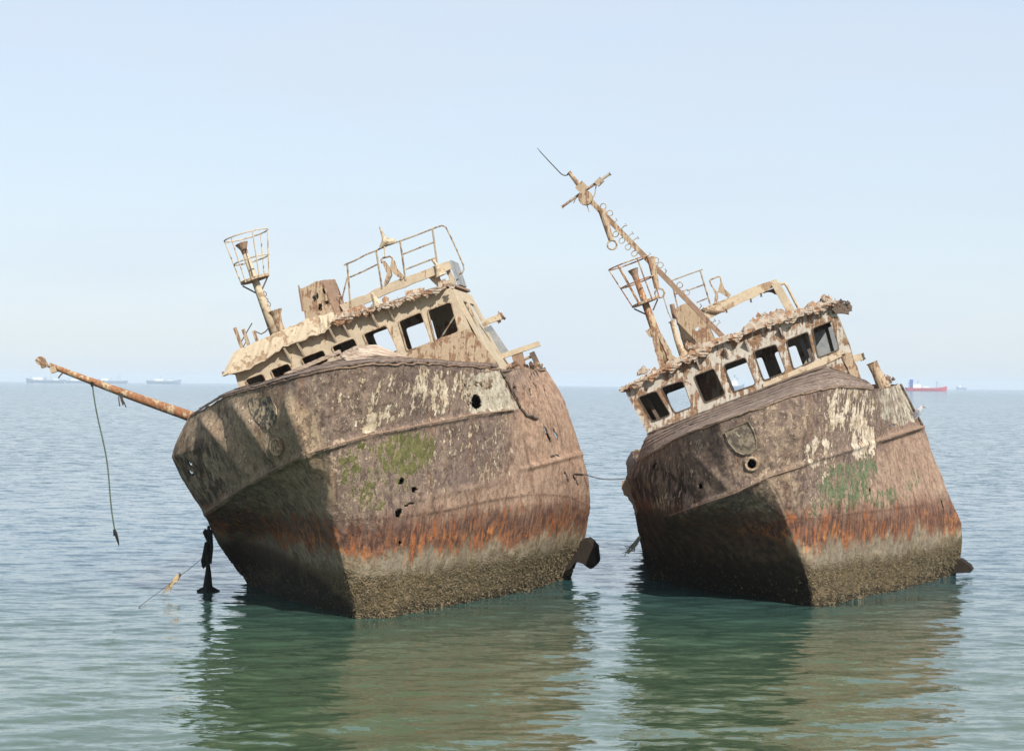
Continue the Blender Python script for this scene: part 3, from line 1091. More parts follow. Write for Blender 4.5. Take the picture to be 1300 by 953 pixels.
sof.build("soffit", M['tan'], roof1)
# gusset brackets under the visor
for (x, y, x2, y2) in ((359, 442, 367, 453), (375, 434, 384, 444), (416, 416, 425, 434), (433, 409, 443, 428), (469, 396, 480, 412), (490, 389, 497, 402)):
    a = on(x, y, OV, N1)
    w_ = a + N1 * .19
    mbk = MB().prism3([[a, w_, w_ - EZ1 * .30]], EX1 * .035)
    mbk.build("bracket", M['tan'], wall1)

# upper parapet beam on the roof, side plate
OP1 = O1 + N1 * 1.5
wall_obj("parapet_beam", M['tan'], ship1, ragged([(431, 387), (500, 357), (569, 331.5), (573, 341), (503, 368), (437, 396)], 10, .5, 8), [], OP1, N1, .10)
pp = MB()
q0 = on(569, 331, OP1, N1)
q1 = on(580, 362, OP1, N1)
pp.prism3([[q0 + N1 * .103, q0 + N1 * 1.2, q1 + N1 * 1.2, q1 + N1 * .103]], EX1 * .05)
pp.build("parapet_plate", M['grey_plate'], ship1)
wall_obj("parapet_plate", M['tan'], ship1, ragged([(540, 346), (569, 336), (579, 362), (556, 368)], 8, .8, 31), [ragged([(556, 347), (566, 344), (570, 355), (561, 357)], 4, .5, 2)], OP1 + N1 * .12, N1, .04)


def rails(parent, O, n, posts, tubes, mat, r=.016):
    g_ = bpy.data.objects.new("guard_rail", None)
    C.objects.link(g_)
    g_.parent = parent
    for a, b in posts:
        MB().tube([on(*a, O, n), on(*b, O, n)], r * 1.25, 6).build("post", mat, g_)
    for tb in tubes:
        MB().tube([on(*p, O, n) for p in tb], r, 6).build("rail", mat, g_)
    return g_


rails(ship1, OP1, N1,
      [((441, 336), (445, 390)), ((477.5, 318), (485, 366)), ((508, 306), (515, 356)), ((549, 290.5), (556, 342))],
      [[(436.5, 336.5), (450, 331), (465, 323), (477.5, 318), (493, 311), (508, 306), (530, 298), (549, 290.5), (557, 287.5), (561, 286.5), (565, 287.5), (567.5, 291), (578, 313), (588, 336), (589, 342), (587, 346), (582.5, 348.5)],
       [(444, 352), (461, 344.5), (479, 335.6)], [(511, 323), (531, 315), (552, 307)], [(515, 342), (534, 334.5), (554, 327)],
       [(441, 352), (435, 376), (434, 385)], [(435, 376), (427, 376.5)]], M['thin_rail'])

# light stand and fog horn on the rail
st = MB()
OS1 = OP1 - N1 * .03
for poly in ([(484, 331), (488, 331), (495, 341), (497, 349), (491, 361), (487, 361), (491, 347)],
             [(497, 329), (500, 330), (503, 340), (513, 352), (510, 355), (499, 347), (495, 341)]):
    st.prism3([[on(x, y, OS1, N1) for x, y in poly]], N1 * .12)
st.tube([on(x, y, OS1 + N1 * .05, N1) for x, y in ((485, 334), (483.5, 330), (486, 327.5), (495, 325.5), (498, 327.5), (499, 332))], .018, 6)
st.build("light_stand", M['rust_tan'], ship1)
hm = MB()
hb, ht = on(491, 309, OS1, N1), on(481.5, 287.5, OS1, N1)
hm.tube([ht, on(485, 296, OS1, N1), on(488, 303, OS1, N1)], [.008, .03, .04], 7)
hm.tube([on(487, 302, OS1, N1), on(489, 307, OS1, N1), on(482, 315, OS1, N1)], [.04, .07, .02], 8)
hm.tube([on(487, 305, OS1, N1), on(494, 307, OS1, N1), on(501, 306, OS1, N1)], [.05, .08, .05], 8)
hm.tube([on(488, 313, OS1, N1), on(489, 326, OS1, N1)], .015, 6)
hm.build("fog_horn", M['tan_light'], ship1)
bl = MB().tube([on(549, 329, OS1, N1), on(554, 336, OS1, N1), on(557, 343, OS1, N1), on(560, 350, OS1, N1)], [.03, .035, .055, .12], 10)
bl.build("bollard", M['tan_light'], ship1)
vc = MB().tube([on(472, 372, O1 + N1 * .1, N1), on(476, 380, O1 + N1 * .1, N1), on(484, 397, O1 + N1 * .1, N1)], [.03, .055, .15], 12)
vc.build("roof_vent", M['tan_light'], ship1)

# funnel box with rusted holes
OF1 = O1 + N1 * 1.2
fun = MB()
fo = ragged([(380, 367), (396, 360), (408, 356), (426, 402), (389, 414)], 8, .7, 4)
fh = [ragged([(399, 373), (403, 371), (404, 379), (399, 384), (396, 378)], 3, .6, 1), ragged([(409, 367), (413, 364), (415, 371), (411, 373)], 3, .6, 2),
      ragged([(411, 383), (419, 381), (420, 385), (412, 387)], 3, .6, 3), ragged([(404, 386), (408, 385), (409, 394), (405, 394)], 3, .6, 5)]
fun.prism3([[on(x, y, OF1, N1) for x, y in fo]] + [[on(x, y, OF1, N1) for x, y in h] for h in fh], N1 * .03)
funo = fun.build("funnel", M['rust_tan'], ship1)
fs_ = MB()
a, b, c_, d_ = on(408, 356, OF1, N1), on(426, 402, OF1, N1), on(413, 354, OF1, N1), on(433, 398, OF1, N1)
fs_.prism3([[a + N1 * .033, b + N1 * .033, b + N1 * .7 + EX1 * .12, a + N1 * .7 + EX1 * .12]], EX1 * .03)
al, bl_ = on(380, 367, OF1, N1), on(389, 414, OF1, N1)
fs_.prism3([[al + N1 * .033, bl_ + N1 * .033, bl_ + N1 * .7, al + N1 * .7]], EX1 * .03)
MB().prism3([[al + N1 * .3 + EX1 * .05, bl_ + N1 * .3 + EX1 * .05, b + N1 * .3 - EX1 * .03, a + N1 * .3 - EX1 * .03]], N1 * .03).build('funnel_back', M['inside'], funo)
fs_.tube([on(379, 362, OF1, N1), on(381, 370, OF1, N1), on(385, 395, OF1, N1)], [.012, .03, .03], 6)
fs_.build("funnel_side", M['rust'], funo)


def crow_mast(parent, n, ex, ez, Om, top, basep, r0, r1, flare, rings, plat, rods, struts, mat):
    """searchlight mast with an open basket. rings: (left px, right px)"""
    a, b = on(*top, Om, n), on(*basep, Om, n)
    ax = (a - b).normalized()
    mast = MB().tube([b, b * .5 + a * .5, a - ax * .18], [r1, (r0 + r1) / 2, r0], 12).build("searchlight_mast", mat, parent, smooth=True)
    fl = MB().tube([a - ax * .22, a - ax * .12, a, a + ax * .01], [r0 * 1.05, r0 * 1.2, flare, flare * .7], 12)
    fl.build("mast_head", M['rust'], mast)
    cs = []
    for (l, r) in rings:
        L, R = on(*l, Om, n), on(*r, Om, n)
        c = (L + R) / 2
        rad = (R - L).length / 2
        dx = (R - L).normalized()
        cs.append((c, rad, dx))
        MB().tube([c + (dx * math.cos(q * math.pi / 12) + n * math.sin(q * math.pi / 12)) * rad for q in range(24)], .014, 6, True).build("basket_ring", mat, mast)
    L, R = on(*plat[0], Om, n), on(*plat[1], Om, n)
    c = (L + R) / 2
    rad = (R - L).length / 2
    dx = (R - L).normalized()
    rim = [c + (dx * math.cos(q * math.pi / 10) + n * math.sin(q * math.pi / 10)) * rad for q in range(20)]
    MB().prism3([rim], ax * .05).build("basket_floor", M['rust_tan'], mast)
    tc_, tr, tdx = cs[0]
    for ang in rods:
        q = math.radians(ang)
        MB().tube([tc_ + (tdx * math.cos(q) + n * math.sin(q)) * tr, c + (dx * math.cos(q) + n * math.sin(q)) * rad], .013, 6).build("basket_rod", mat, mast)
    for (p, q) in struts:
        MB().tube([on(*p, Om, n), on(*q, Om, n)], .016, 6).build("strut", M['dark_iron'], mast)
    return mast


OM1 = O1 + N1 * .55
mast1 = crow_mast(ship1, N1, EX1, EZ1, OM1, (306.5, 309), (352, 432), .055, .10, .13,
                  [((285.5, 307), (339.5, 290.5)), ((298, 336.5), (340.5, 323))], ((307, 362), (341.5, 350)),
                  (0, 62, 118, 180, 240, 300), [((308, 363), (327, 373)), ((340, 351), (332.5, 368))], M['tan_light'])
# little rungs up the mast
rg_ = MB()
for (x, y) in ((336, 373), (338, 381), (341, 386), (340, 394)):
    p = on(x, y, OM1, N1)
    rg_.tube([p + EX1 * (.035 * math.cos(q)) + EZ1 * (.05 * math.sin(q)) for q in np.linspace(-2.4, 2.4, 8)], .008, 5)
rg_.build("rung", M['dark_iron'], mast1)
vp = MB().tube([on(349, 394, OM1, N1), on(351, 400, OM1, N1), on(353, 408, OM1, N1), on(358, 424, OM1, N1), on(362, 436, OM1, N1)], [.14, .09, .075, .09, .12], 12)
vp.build("ventilator", M['rust_tan'], ship1)
bp = bpy.data.objects.new("broken_railing", None)
C.objects.link(bp)
bp.parent = ship1
OR1 = O1 + N1 * .3
for a, b, r in (((298, 416), (309, 446), .03), ((308.6, 418), (317, 442), .03), ((322, 420), (328, 438), .028)):
    MB().bar(on(*a, OR1, N1), on(*b, OR1, N1), EX1 * r, N1 * r).build("post", M['rust_tan'], bp)
for pts in ([(306, 434), (320, 410)], [(322, 420), (325, 421), (331.5, 424), (337, 421), (342, 415)], [(309, 440), (313, 432), (316, 440)]):
    MB().tube([on(*p, OR1, N1) for p in pts], .012, 6).build("rail", M['dark_iron'], bp)

# spars and winch frame at the right
OSd = O1 + N1 * 1.2
sp = MB().bar(on(612, 411, OSd, N1), on(636, 401.5, OSd, N1), EZ1 * .055, N1 * .05)
spo = sp.build("side_spar", M['tan_light'], ship1)
sp2 = MB()
rg = random.Random(5)
for _ in range(16):
    sp2.flake(on(636 + rg.gauss(0, 2), 402 + rg.gauss(0, 2.5), OSd, N1), rg.uniform(.03, .08), rg)
sp2.build("rusted_end", M['rust'], spo)
OWf = O1 + N1 * 2.2
wf = bpy.data.objects.new("winch_frame", None)
C.objects.link(wf)
wf.parent = ship1
MB().bar(on(632, 454, OWf, N1), on(685, 436, OWf, N1), EZ1 * .05, N1 * .08).build("beam", M['tan'], wf)
MB().bar(on(655, 444, OWf, N1), on(662, 470, OWf, N1), EX1 * .11, N1 * .06).build("post", M['rust'], wf)
MB().bar(on(675, 447, OWf, N1), on(686, 470, OWf, N1), EX1 * .05, N1 * .06).build("post", M['dark_iron'], wf)
MB().tube([on(636, 468, OWf, N1), on(660, 458, OWf, N1), on(676, 452, OWf, N1)], .03, 6).build("brace", M['rust_tan'], wf)
MB().bar(on(618, 415, OWf, N1), on(643, 452, OWf, N1), EX1 * .09, N1 * .03).build("plate", M['grey_plate'], wf)
lm = MB()
for _ in range(60):
    lm.flake(on(rg.uniform(640, 688), 466 + rg.gauss(0, 3), OWf + N1 * rg.uniform(-1, 1), N1), rg.uniform(.03, .1), rg)
lm.build("rusted_scrap", M['rust'], wf)['kind'] = 'stuff'

# foredeck planks and the torn sheet
inner1 = [on(x, y, O1 - N1 * .03, N1) for x, y in ((299, 494), (312, 493), (348, 485), (392, 470), (432, 459), (480, 454), (530, 459), (585, 464), (631, 466))]
whaleback(h1, ship1, (240, 283, 330, 380, 425, 475, 530, 585, 633), inner1, 5, 2, M['plank'], .05)
rimo = MB().tube([h1.sheer(x) + Vector((0, -.01, .0)) for x in np.arange(240, 634, 4.0)], [.009 + .008 * rnd.random() for _ in np.arange(240, 634, 4.0)], 6)
rimo.build("rim", M['rust'], hull1)
OT = O1 - N1 * 1.3
tpoly = [(427, 452), (438, 443), (450, 438.5), (462, 437), (475, 436.5), (490, 443), (510, 450), (527, 456.5), (548, 461), (568, 464), (545, 464.5), (507, 460.5), (480, 461), (462, 461), (441, 457)]
tor = MB()
top_ = [on(x, y, OT, N1) for x, y in ((427, 451), (438, 445), (451, 438.5), (477, 437), (503, 447), (530, 457), (568, 464))]
mid_ = [on(x, y, OT - N1 * .35, N1) for x, y in ((432, 454), (443, 452), (457, 447), (478, 449), (500, 455), (524, 461), (556, 464.5))]
low_ = [on(x, y, OT - N1 * .7, N1) for x, y in ((441, 458), (455, 460.5), (468, 461.5), (486, 461.5), (508, 461.5), (530, 462.5), (550, 465.5))]
for s, (r_a, r_b) in enumerate(((top_, mid_), (mid_, low_))):
    n_ = len(r_a)
    A_ = upsample(np.array(r_a)[:, None, :], [5] * (n_ - 1), .05)[:, 0]
    B_ = upsample(np.array(r_b)[:, None, :], [5] * (n_ - 1), .05)[:, 0]
    for k in range(2):
        lift_ = Vector((0, rg.uniform(-.02, .02), rg.uniform(-.01, .05)))
        ra = [Vector(a_ * (1 - .5 * k) + b_ * .5 * k) + Vector((0, 0, rg.gauss(0, .004))) for a_, b_ in zip(A_, B_)]
        rb = [Vector(a_ * (.5 - .5 * k) + b_ * (.5 + .5 * k)) + Vector((0, 0, rg.gauss(0, .004))) for a_, b_ in zip(A_, B_)]
        ra = [p + lift_ for p in ra]
        cut0, cut1 = rg.randrange(0, 3), len(ra) - rg.randrange(0, 4)
        MB().sheet([ra[cut0:cut1], rb[cut0:cut1]], Vector((0, .02, -.03))).build("torn_sheet", M['plank_pale'], ship1)
# loose laths lying along the rim
for pts in ([(362, 476), (395, 463), (432, 446)], [(385, 476), (410, 463), (436, 452)], [(300, 500), (330, 486), (352, 481)], [(415, 466), (440, 456), (452, 459)]):
    MB().bar(on(*pts[0], OT + N1 * .5, N1), on(*pts[2], OT + N1 * .5, N1), EZ1 * .035, N1 * .06).build("loose_lath", M['plank_pale'], ship1)

# rubbing strakes, emblem, hawse ring
MB().tube(surf_line(h1, [(260, 651), (303, 622), (347, 596), (392, 575), (468, 552), (540, 538), (602, 526), (652, 520)], .0, 7), .014, 6).build("rubbing_strake", M['rust'], hull1)
shield = [(316, 506), (330, 505), (344, 503), (350, 515), (352, 527), (347, 540), (341, 545), (332, 541), (324, 533), (318, 520)]
k = NT("emblem_paint_one")
bp_ = k.noise(9, 5, .6)
ec = k.mix(k.ss(bp_, .47, .51), (.30, .225, .14), (.085, .07, .055))
ec = k.mix(k.ss(k.noise(5, 6, .7), .55, .6), ec, (.36, .28, .18))
M['emblem1'] = k.finish(ec, .9, k.bump(bp_, .8, .03), .2)
surf_patch(h1, ragged(shield, 5, .4, 3), .015).build("emblem", M['emblem1'], hull1)
disc = [(353 + 9 * math.cos(q) * .85, 566 + 10 * math.sin(q)) for q in np.linspace(0, 2 * math.pi, 19)[:-1]]
dp = surf_patch(h1, disc, .035).build("hawse_cover", M['rust_tan'], hull1)
MB().tube([h1.hit(x, y, .04)[0] for x, y in disc], .022, 6, True).build("hawse_rim", M['rust_tan'], hull1)
# after bulwark plate edge torn loose over the cream plate
be = MB()
eb = surf_line(h1, [(632, 468), (640, 480), (650, 500), (660, 518), (668, 526), (682, 531)], .03, 4)
be.tube([p + Vector((rg.gauss(0, .012), 0, rg.gauss(0, .012))) for p in eb], .024, 5)
be.build("torn_edge", M['dark_iron'], hull1)
fl1 = MB()
for (x, y) in [(610 + rg.gauss(0, 12), 488 + rg.gauss(0, 3)) for _ in range(14)] + [(592 + rg.gauss(0, 3), 500 + rg.gauss(0, 14)) for _ in range(18)]:
    fl1.flake(h1.hit(x, y, .02)[0], rg.uniform(.02, .06), rg)
fl1.build("loose_flake", M['rust'], hull1)['kind'] = 'stuff'
# stern fin
fin = MB().prism3([[P(x, y, 43.3) for x, y in ragged([(720, 693), (733, 688), (744, 685.5), (750, 690), (755, 696), (757, 713), (754, 720), (750, 722), (741, 716), (731, 713), (724, 722), (719, 724)], 5, .5, 4)]], Vector((.1, .35, .05)))
fin.build("rudder_fin", M['fin'], ship1)

# boom
b0, b1 = P(238, 527, 41.2), P(62, 463, 41.0)
pts = [b0 * (1 - t) + b1 * t + Vector((0, 0, -.02 * math.sin(t * 3))) for t in np.linspace(-.04, 1, 12)]
boom = MB().tube(pts, [.108 - .058 * i / 11 for i in range(12)], 12).build("boom", M['orange_pole'], ship1, smooth=True)
tip = P(52, 458, 41.0)
sh = MB().tube([tip - EY1 * .05, tip + EY1 * .05], .085, 16)
sh.tube([P(57, 463, 41), P(47, 455, 41)], .06, 8)
sh.build("sheave", M['rust_tan'], boom)
ck = MB()
ck.box(P(56, 463, 41), Vector((.06, 0, .02)), Vector((0, .05, 0)), Vector((-.02, 0, .05)))
ck.box(P(68, 469, 41), Vector((.055, 0, .02)), Vector((0, .05, 0)), Vector((-.02, 0, .06)))
ck.build("cleat", M['rust_tan'], boom)
hk = MB().tube([P(82, 472, 41), P(79, 474, 41), P(76, 477, 41), P(74, 480, 41)], .014, 6)
hk.build("hook", M['dark_iron'], boom)
lash = MB()
for _ in range(5):
    x0 = 153 + rg.uniform(-2, 3)
    lash.tube([P(x0, 497 + rg.uniform(0, 3), 40.9), P(x0 + rg.uniform(-1, 3), 507, 40.9), P(x0 + rg.uniform(0, 6), 512 + rg.uniform(-1, 5), 40.9)], .012, 5)
lash.build("lashing", M['cable'], boom)

# ------------------------------------------------------------------ the second wreck (right)
TH2 = math.radians(20.8)
EX2, EY2, EZ2 = frame(TH2, YAW)
N2 = EY2
base2 = Vector((5.8, 43, 0))
ship2 = thing("wrecked_trawler", base2, "rusty stranded trawler on the right with a tall slanting mast above its wheelhouse", "shipwreck",
              "rusting trawlers aground side by side")
S2 = [
    col_([(806, 590), (797, 607), (805, 642), (808, 660), (812, 682), (819, 710), (825, 735)], (-.6, -.6, -.5, -.2, -.1, 0)),
    col_([(830, 574), (832, 605), (845, 655), None, (848, 692), (855, 718), (868, 743)], (-1.6, -1.7, -2.0, -1.0, -.3, -.1)),
    col_([(868, 552), (872, 592), (885, 642), None, (895, 695), (908, 727), (925, 752)], (-1.7, -1.8, -2.1, -.9, -.25, -.05)),
    col_([(914, 535), (920, 580), (932, 626), None, (950, 695), (966, 735), (983, 762)], (-1.3, -1.35, -1.45, -.7, -.2, .0)),
    col_([(965, 517), (965, 560), (974, 606), None, (1000, 665), (1022, 722), (1031, 769)], (-.7, -.7, -.65, -.5, -.35, -.15)),
    col_([(1010, 501), (1012, 545), (1018, 591), None, (1042, 665), (1053, 722), (1062, 765)], (-1.2, -1.2, -1.0, -.8, -.5, -.2)),
    col_([(1065, 491), (1065, 530), (1068, 575), None, (1093, 660), (1100, 715), (1106, 756)], (-1.5, -1.4, -1.3, -1.0, -.7, -.3)),
    col_([(1112, 494), (1112, 525), (1113, 559), None, (1143, 655), (1148, 705), (1148, 747)], (-1.3, -1.2, -1.1, -.8, -.6, -.3)),
    col_([(1132, 490), (1142, 520), (1149, 549), None, (1184, 650), (1190, 700), (1179, 738)], (-1, -.9, -.8, -.5, -.3, -.1)),
    col_([(1143, 487), (1159, 518), (1172, 543), (1196, 601), (1220, 664), (1221, 699), (1212, 729)], (-1.2, -1.2, -1, -.9, -.8, -.6)),
]
ridge2 = [(870, 648, 929, 626, .06, 4), (929, 626, 977, 603, .04, 4), (977, 603, 1110, 561, .04, 3), (1110, 561, 1172, 542, .09, 3),
          (880, 575, 930, 625, .03, 5), (950, 520, 985, 600, .03, 5), (820, 600, 860, 650, .03, 4), (840, 600, 890, 640, -.03, 4),
          (1000, 600, 1015, 660, .03, 5), (1109, 495, 1111, 640, .025, 2)]
holes2 = [(954.5, 588.5, 6.3, 6.8, 0, .06), (890, 617, 3, 4, 0, .6), (1198, 640, 1.3, 6, -10, .3), (830, 590, 2, 7, 20, .4), (1133, 540, 3, 1.2, -10, .3),
          (1104, 622, 1, 3, 0, .3)]
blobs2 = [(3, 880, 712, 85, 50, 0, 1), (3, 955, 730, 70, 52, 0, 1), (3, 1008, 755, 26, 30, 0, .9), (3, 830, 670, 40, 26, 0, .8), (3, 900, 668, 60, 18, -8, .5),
          (2, 990, 640, 40, 60, 0, .45), (2, 1000, 560, 50, 60, 0, .35), (2, 940, 600, 60, 30, -20, .35),
          (6, 835, 640, 55, 60, 30, 1), (6, 900, 690, 110, 50, 0, .55), (6, 860, 600, 40, 30, 20, .5),
          (0, 1078, 520, 38, 34, 0, .78), (0, 1040, 575, 24, 22, -20, .72), (0, 1095, 560, 18, 28, 0, .9), (0, 1060, 590, 50, 18, -15, .4), (0, 884, 565, 12, 10, 0, .5), (0, 906, 598, 14, 12, 0, .5),
          (0, 940, 545, 28, 24, -20, .35), (0, 845, 655, 26, 34, 30, .62), (0, 870, 610, 40, 22, 30, .4), (0, 1040, 610, 24, 24, 0, .40), (0, 960, 640, 30, 20, 0, .3),
          (1, 1072, 618, 40, 34, -25, .74), (1, 1095, 600, 18, 40, 0, .66), (1, 1122, 632, 20, 14, -20, .66), (1, 1045, 640, 26, 16, -20, .5), (1, 1160, 610, 14, 20, 0, .45), (1, 920, 660, 40, 10, 20, .45),
          ('P', 4, ragged([(1114, 497), (1143, 487), (1160, 520), (1168, 534), (1140, 541), (1118, 532)], 5, 1.6, 5), .50), (5, 1160, 600, 50, 60, 0, .85), (5, 1120, 640, 80, 30, -10, .8)]
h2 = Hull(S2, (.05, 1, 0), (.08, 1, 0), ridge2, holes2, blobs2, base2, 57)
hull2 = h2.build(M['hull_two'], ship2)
barnacles(h2, hull2, M['barnacle'], 16000, 6)
deck_of(h2, ship2, M['inside'])

O2 = P(940, 450, 42.9)
wins2 = [[(810, 504), (833, 496), (851, 526), (828, 535)],
         [(839, 492), (866.5, 483), (878, 516), (857, 524)],
         [(881, 477.5), (906, 467.5), (921, 500), (895, 511)],
         [(919, 463), (946, 453.5), (959, 487.5), (931, 497)],
         [(957, 446), (985, 437), (997.5, 471.5), (970, 482.5)],
         [(998.5, 432), (1025.5, 421), (1034.5, 456.5), (1008, 468.5)],
         [(1031.5, 417), (1057, 407), (1065, 443.5), (1039, 453.5)]]
wall2 = wall_obj("wheelhouse_wall", M['white_rust'], ship2,
                 [(791, 491), (820, 476), (850, 463), (884, 447), (915, 431), (940, 423), (970, 410), (1000, 403), (1056, 382), (1081, 448), (1094, 483), (1088, 490), (1045, 480), (1000, 494), (900, 533), (826, 558)],
                 [rounded(x, 3.5) for x in wins2], O2, N2, .06)
frames(wall2, wins2, O2, N2, .7, M['dark_iron'], 4)
# pale sill plate and rust corner panel
wall_obj("sill_plate", M['tan_light'], ship2, ragged([(968, 487), (1036, 458), (1070, 444), (1073, 451), (1040, 466), (1000, 482), (970, 494)], 8, .6, 9), [], O2 - N2 * .03, N2, .03)
wall_obj("corner_panel", M['rust_tan'], ship2, ragged([(1068, 450), (1081, 447), (1095, 484), (1083, 484)], 7, .5, 10), [], O2 - N2 * .03, N2, .03)
c2 = on(1058, 392, O2, N2)
side_wall("side_wall", ship2, M['white_rust'], c2 + N2 * .062, on(1094, 485, O2, N2) + N2 * .062, 2.7, N2, -EX2, [(.2, .5, .75, .88)], .05)
MB().prism3([[on(795, 500, O2, N2) + N2 * .063, on(795, 500, O2, N2) + N2 * 2.65, on(827, 556, O2, N2) + N2 * 2.65, on(827, 556, O2, N2) + N2 * .063]], EX2 * .05).build("end_wall", M['white_rust'], ship2)
OB2 = O2 + N2 * 2.7
# what the windows show of the after wall: solid panels with gaps between
rear2 = [[(846, 500), (884, 486), (899, 522), (861, 536)],
         [(922, 470), (967, 453), (980, 488), (936, 504)],
         [(983, 448), (1010, 438), (1022, 471), (996, 482)]]
wall_obj("rear_wall", M['inside'], ship2, [(800, 506), (850, 483), (900, 463), (950, 443), (1000, 421), (1064, 400), (1080, 440), (1090, 480), (900, 530), (828, 552)],
         [rounded(x, 3) for x in rear2], OB2, N2, .05)
wall_obj("bulkhead", M['inside'], ship2, [(887, 480), (921, 466), (934, 505), (900, 518)], [], O2 + N2 * 1.2, N2, .05)
wall_obj("cabin_panel", M['grey_plate'], ship2, [(1014, 432), (1056, 414), (1066, 446), (1026, 462)], [], O2 + N2 * 1.4, N2, .05)
for (a, b) in (((821, 505), (838, 535)), ((1021, 428), (1032, 458)), ((1048, 412), (1057, 446))):
    MB().bar(on(*a, O2 + N2 * .5, N2), on(*b, O2 + N2 * .5, N2), EX2 * .035, N2 * .04).build("stanchion", M['dark_iron'], ship2)
MB().sheet([[on(x, y, O2, N2) + N2 * .07 for x, y in ((829, 556), (900, 531), (1000, 492), (1045, 478), (1090, 488))],
            [on(x, y, O2, N2) + N2 * 2.65 for x, y in ((829, 556), (900, 531), (1000, 492), (1045, 478), (1090, 488))]], -EZ2 * .05).build("cabin_floor", M['inside'], ship2)

rf_low = [(787, 498), (803, 490), (820, 483), (838, 475), (856, 465.5), (884, 453), (915.5, 435.5), (939.5, 428), (970, 415), (1000, 408), (1035, 394), (1066, 384)]
rf_up = [(789, 491), (804, 483), (821, 474), (838, 467), (857, 455), (884, 441), (915, 427), (939, 420), (956, 405), (990, 398), (1032, 386), (1056, 378)]
rl = [on(x, y, O2, N2) for x, y in rf_low]
roof2 = MB().sheet([[p + N2 * .07 for p in rl], [p + N2 * 1.4 for p in rl], [p + N2 * 2.9 for p in rl]], EZ2 * .05).build("roof", M['rust'], ship2)
lo2, up2 = [], []
OV2 = O2 - N2 * .14
rg = random.Random(77)
for i in range(len(rf_low) - 1):
    for t in np.linspace(0, 1, 8)[:-1]:
        a = [rf_low[i][c] * (1 - t) + rf_low[i + 1][c] * t for c in (0, 1)]
        b = [rf_up[i][c] * (1 - t) + rf_up[i + 1][c] * t for c in (0, 1)]
        lo2.append(on(a[0], a[1] + rg.gauss(0, .7), OV2, N2))
        up2.append(on(b[0], b[1] + rg.gauss(0, 1.1), O2 - N2 * .05, N2))
cr2 = MB().sheet([lo2, [a * .5 + b * .5 + N2 * rg.gauss(-.03, .010) for a, b in zip(lo2, up2)], up2], N2 * .06)
for i in range(len(lo2)):
    for _ in range(1):
        t = rg.random()
        cr2.flake(lo2[i] * (1 - t) + up2[i] * t + Vector((rg.gauss(0, .03), rg.gauss(-.02, .03), rg.gauss(0, .02))), rg.uniform(.012, .035), rg)
# clumps standing higher
for (x, y, s, n_) in ((818, 474, 5, 20), (833, 470, 5, 20), (880, 440, 8, 30), (960, 408, 6, 26), (980, 401, 7, 40), (992, 399, 6, 30), (1047, 379, 5, 30), (1012, 398, 4, 16)):
    for _ in range(max(3, n_ // 5)):
        xx, yy, wd, ht = x + rg.gauss(0, s), y + rg.gauss(0, 1.5), rg.uniform(2, 5), rg.uniform(3, 8)
        lean = rg.uniform(-4, 3)
        pl = ragged([(xx - wd, yy + wd * .38 + 2), (xx + wd, yy - wd * .38 + 2), (xx + wd * .7 + lean, yy - ht * .6), (xx + lean, yy - ht), (xx - wd * .8 + lean * .5, yy - ht * .4)], 2, .6, int(xx * 7))
        q_ = O2 + N2 * rg.uniform(-.1, .3)
        cr2.prism3([[on(a_, b_, q_, N2) for a_, b_ in pl]], N2 * .03 + EX2 * rg.uniform(-.03, .03))
    for _ in range(n_ // 5):
        cr2.flake(on(x + rg.gauss(0, s), y + rg.gauss(0, 2), O2 + N2 * rg.uniform(-.1, .3), N2), rg.uniform(.015, .04), rg)
cr2.build("roof_edge_crust", M['crust'], roof2)
hp = MB().prism3([[on(x, y, O2 - N2 * .1, N2) for x, y in ragged([(1044, 380), (1056, 382), (1068, 385), (1082, 394), (1078, 399), (1064, 398), (1058, 394), (1050, 388)], 4, 1.2, 7)]], N2 * .3)
for _ in range(40):
    hp.flake(on(1070 + rg.gauss(0, 5), 389 + rg.gauss(0, 4), O2 + N2 * rg.uniform(-.1, .3), N2), rg.uniform(.03, .09), rg)
hp.build("hanging_plate", M['dark_iron'], roof2)
for (x, y) in ((883, 456), (919, 442), (945, 432), (989, 416)):
    a = on(x, y, OV2, N2)
    w_ = a + N2 * .13
    MB().prism3([[a, w_, w_ - EZ2 * .24]], EX2 * .035).build("bracket", M['white_rust'], wall2)

for (O_, n_, ro, lowp, mat_, sd_) in ((OV, N1, roof1, vis_low, M['crust'], 5), (OV2, N2, roof2, rf_low, M['crust'], 6)):
    rs = random.Random(sd_)
    for q in range(24):
        i = rs.randrange(6 if sd_ == 5 else 0, len(lowp) - 1)
        t = rs.random()
        x = lowp[i][0] * (1 - t) + lowp[i + 1][0] * t
        y = lowp[i][1] * (1 - t) + lowp[i + 1][1] * t
        wd, ln = rs.uniform(3, 11), rs.uniform(2, 7)
        sk_ = rs.uniform(-2, 2)
        poly = ragged([(x - wd, y + wd * .38 - 3), (x + wd, y - wd * .38 - 3), (x + wd * .4 + sk_, y + ln * .6), (x + sk_, y + ln), (x - wd * .6 + sk_ * .5, y + ln * .5)], 2.5, .5, q)
        MB().prism3([[on(a_, b_, O_ - n_ * rs.uniform(.0, .05), n_) for a_, b_ in poly]], n_ * .02 + Vector((0, 0, .01))).build("torn_strip", mat_, ro)

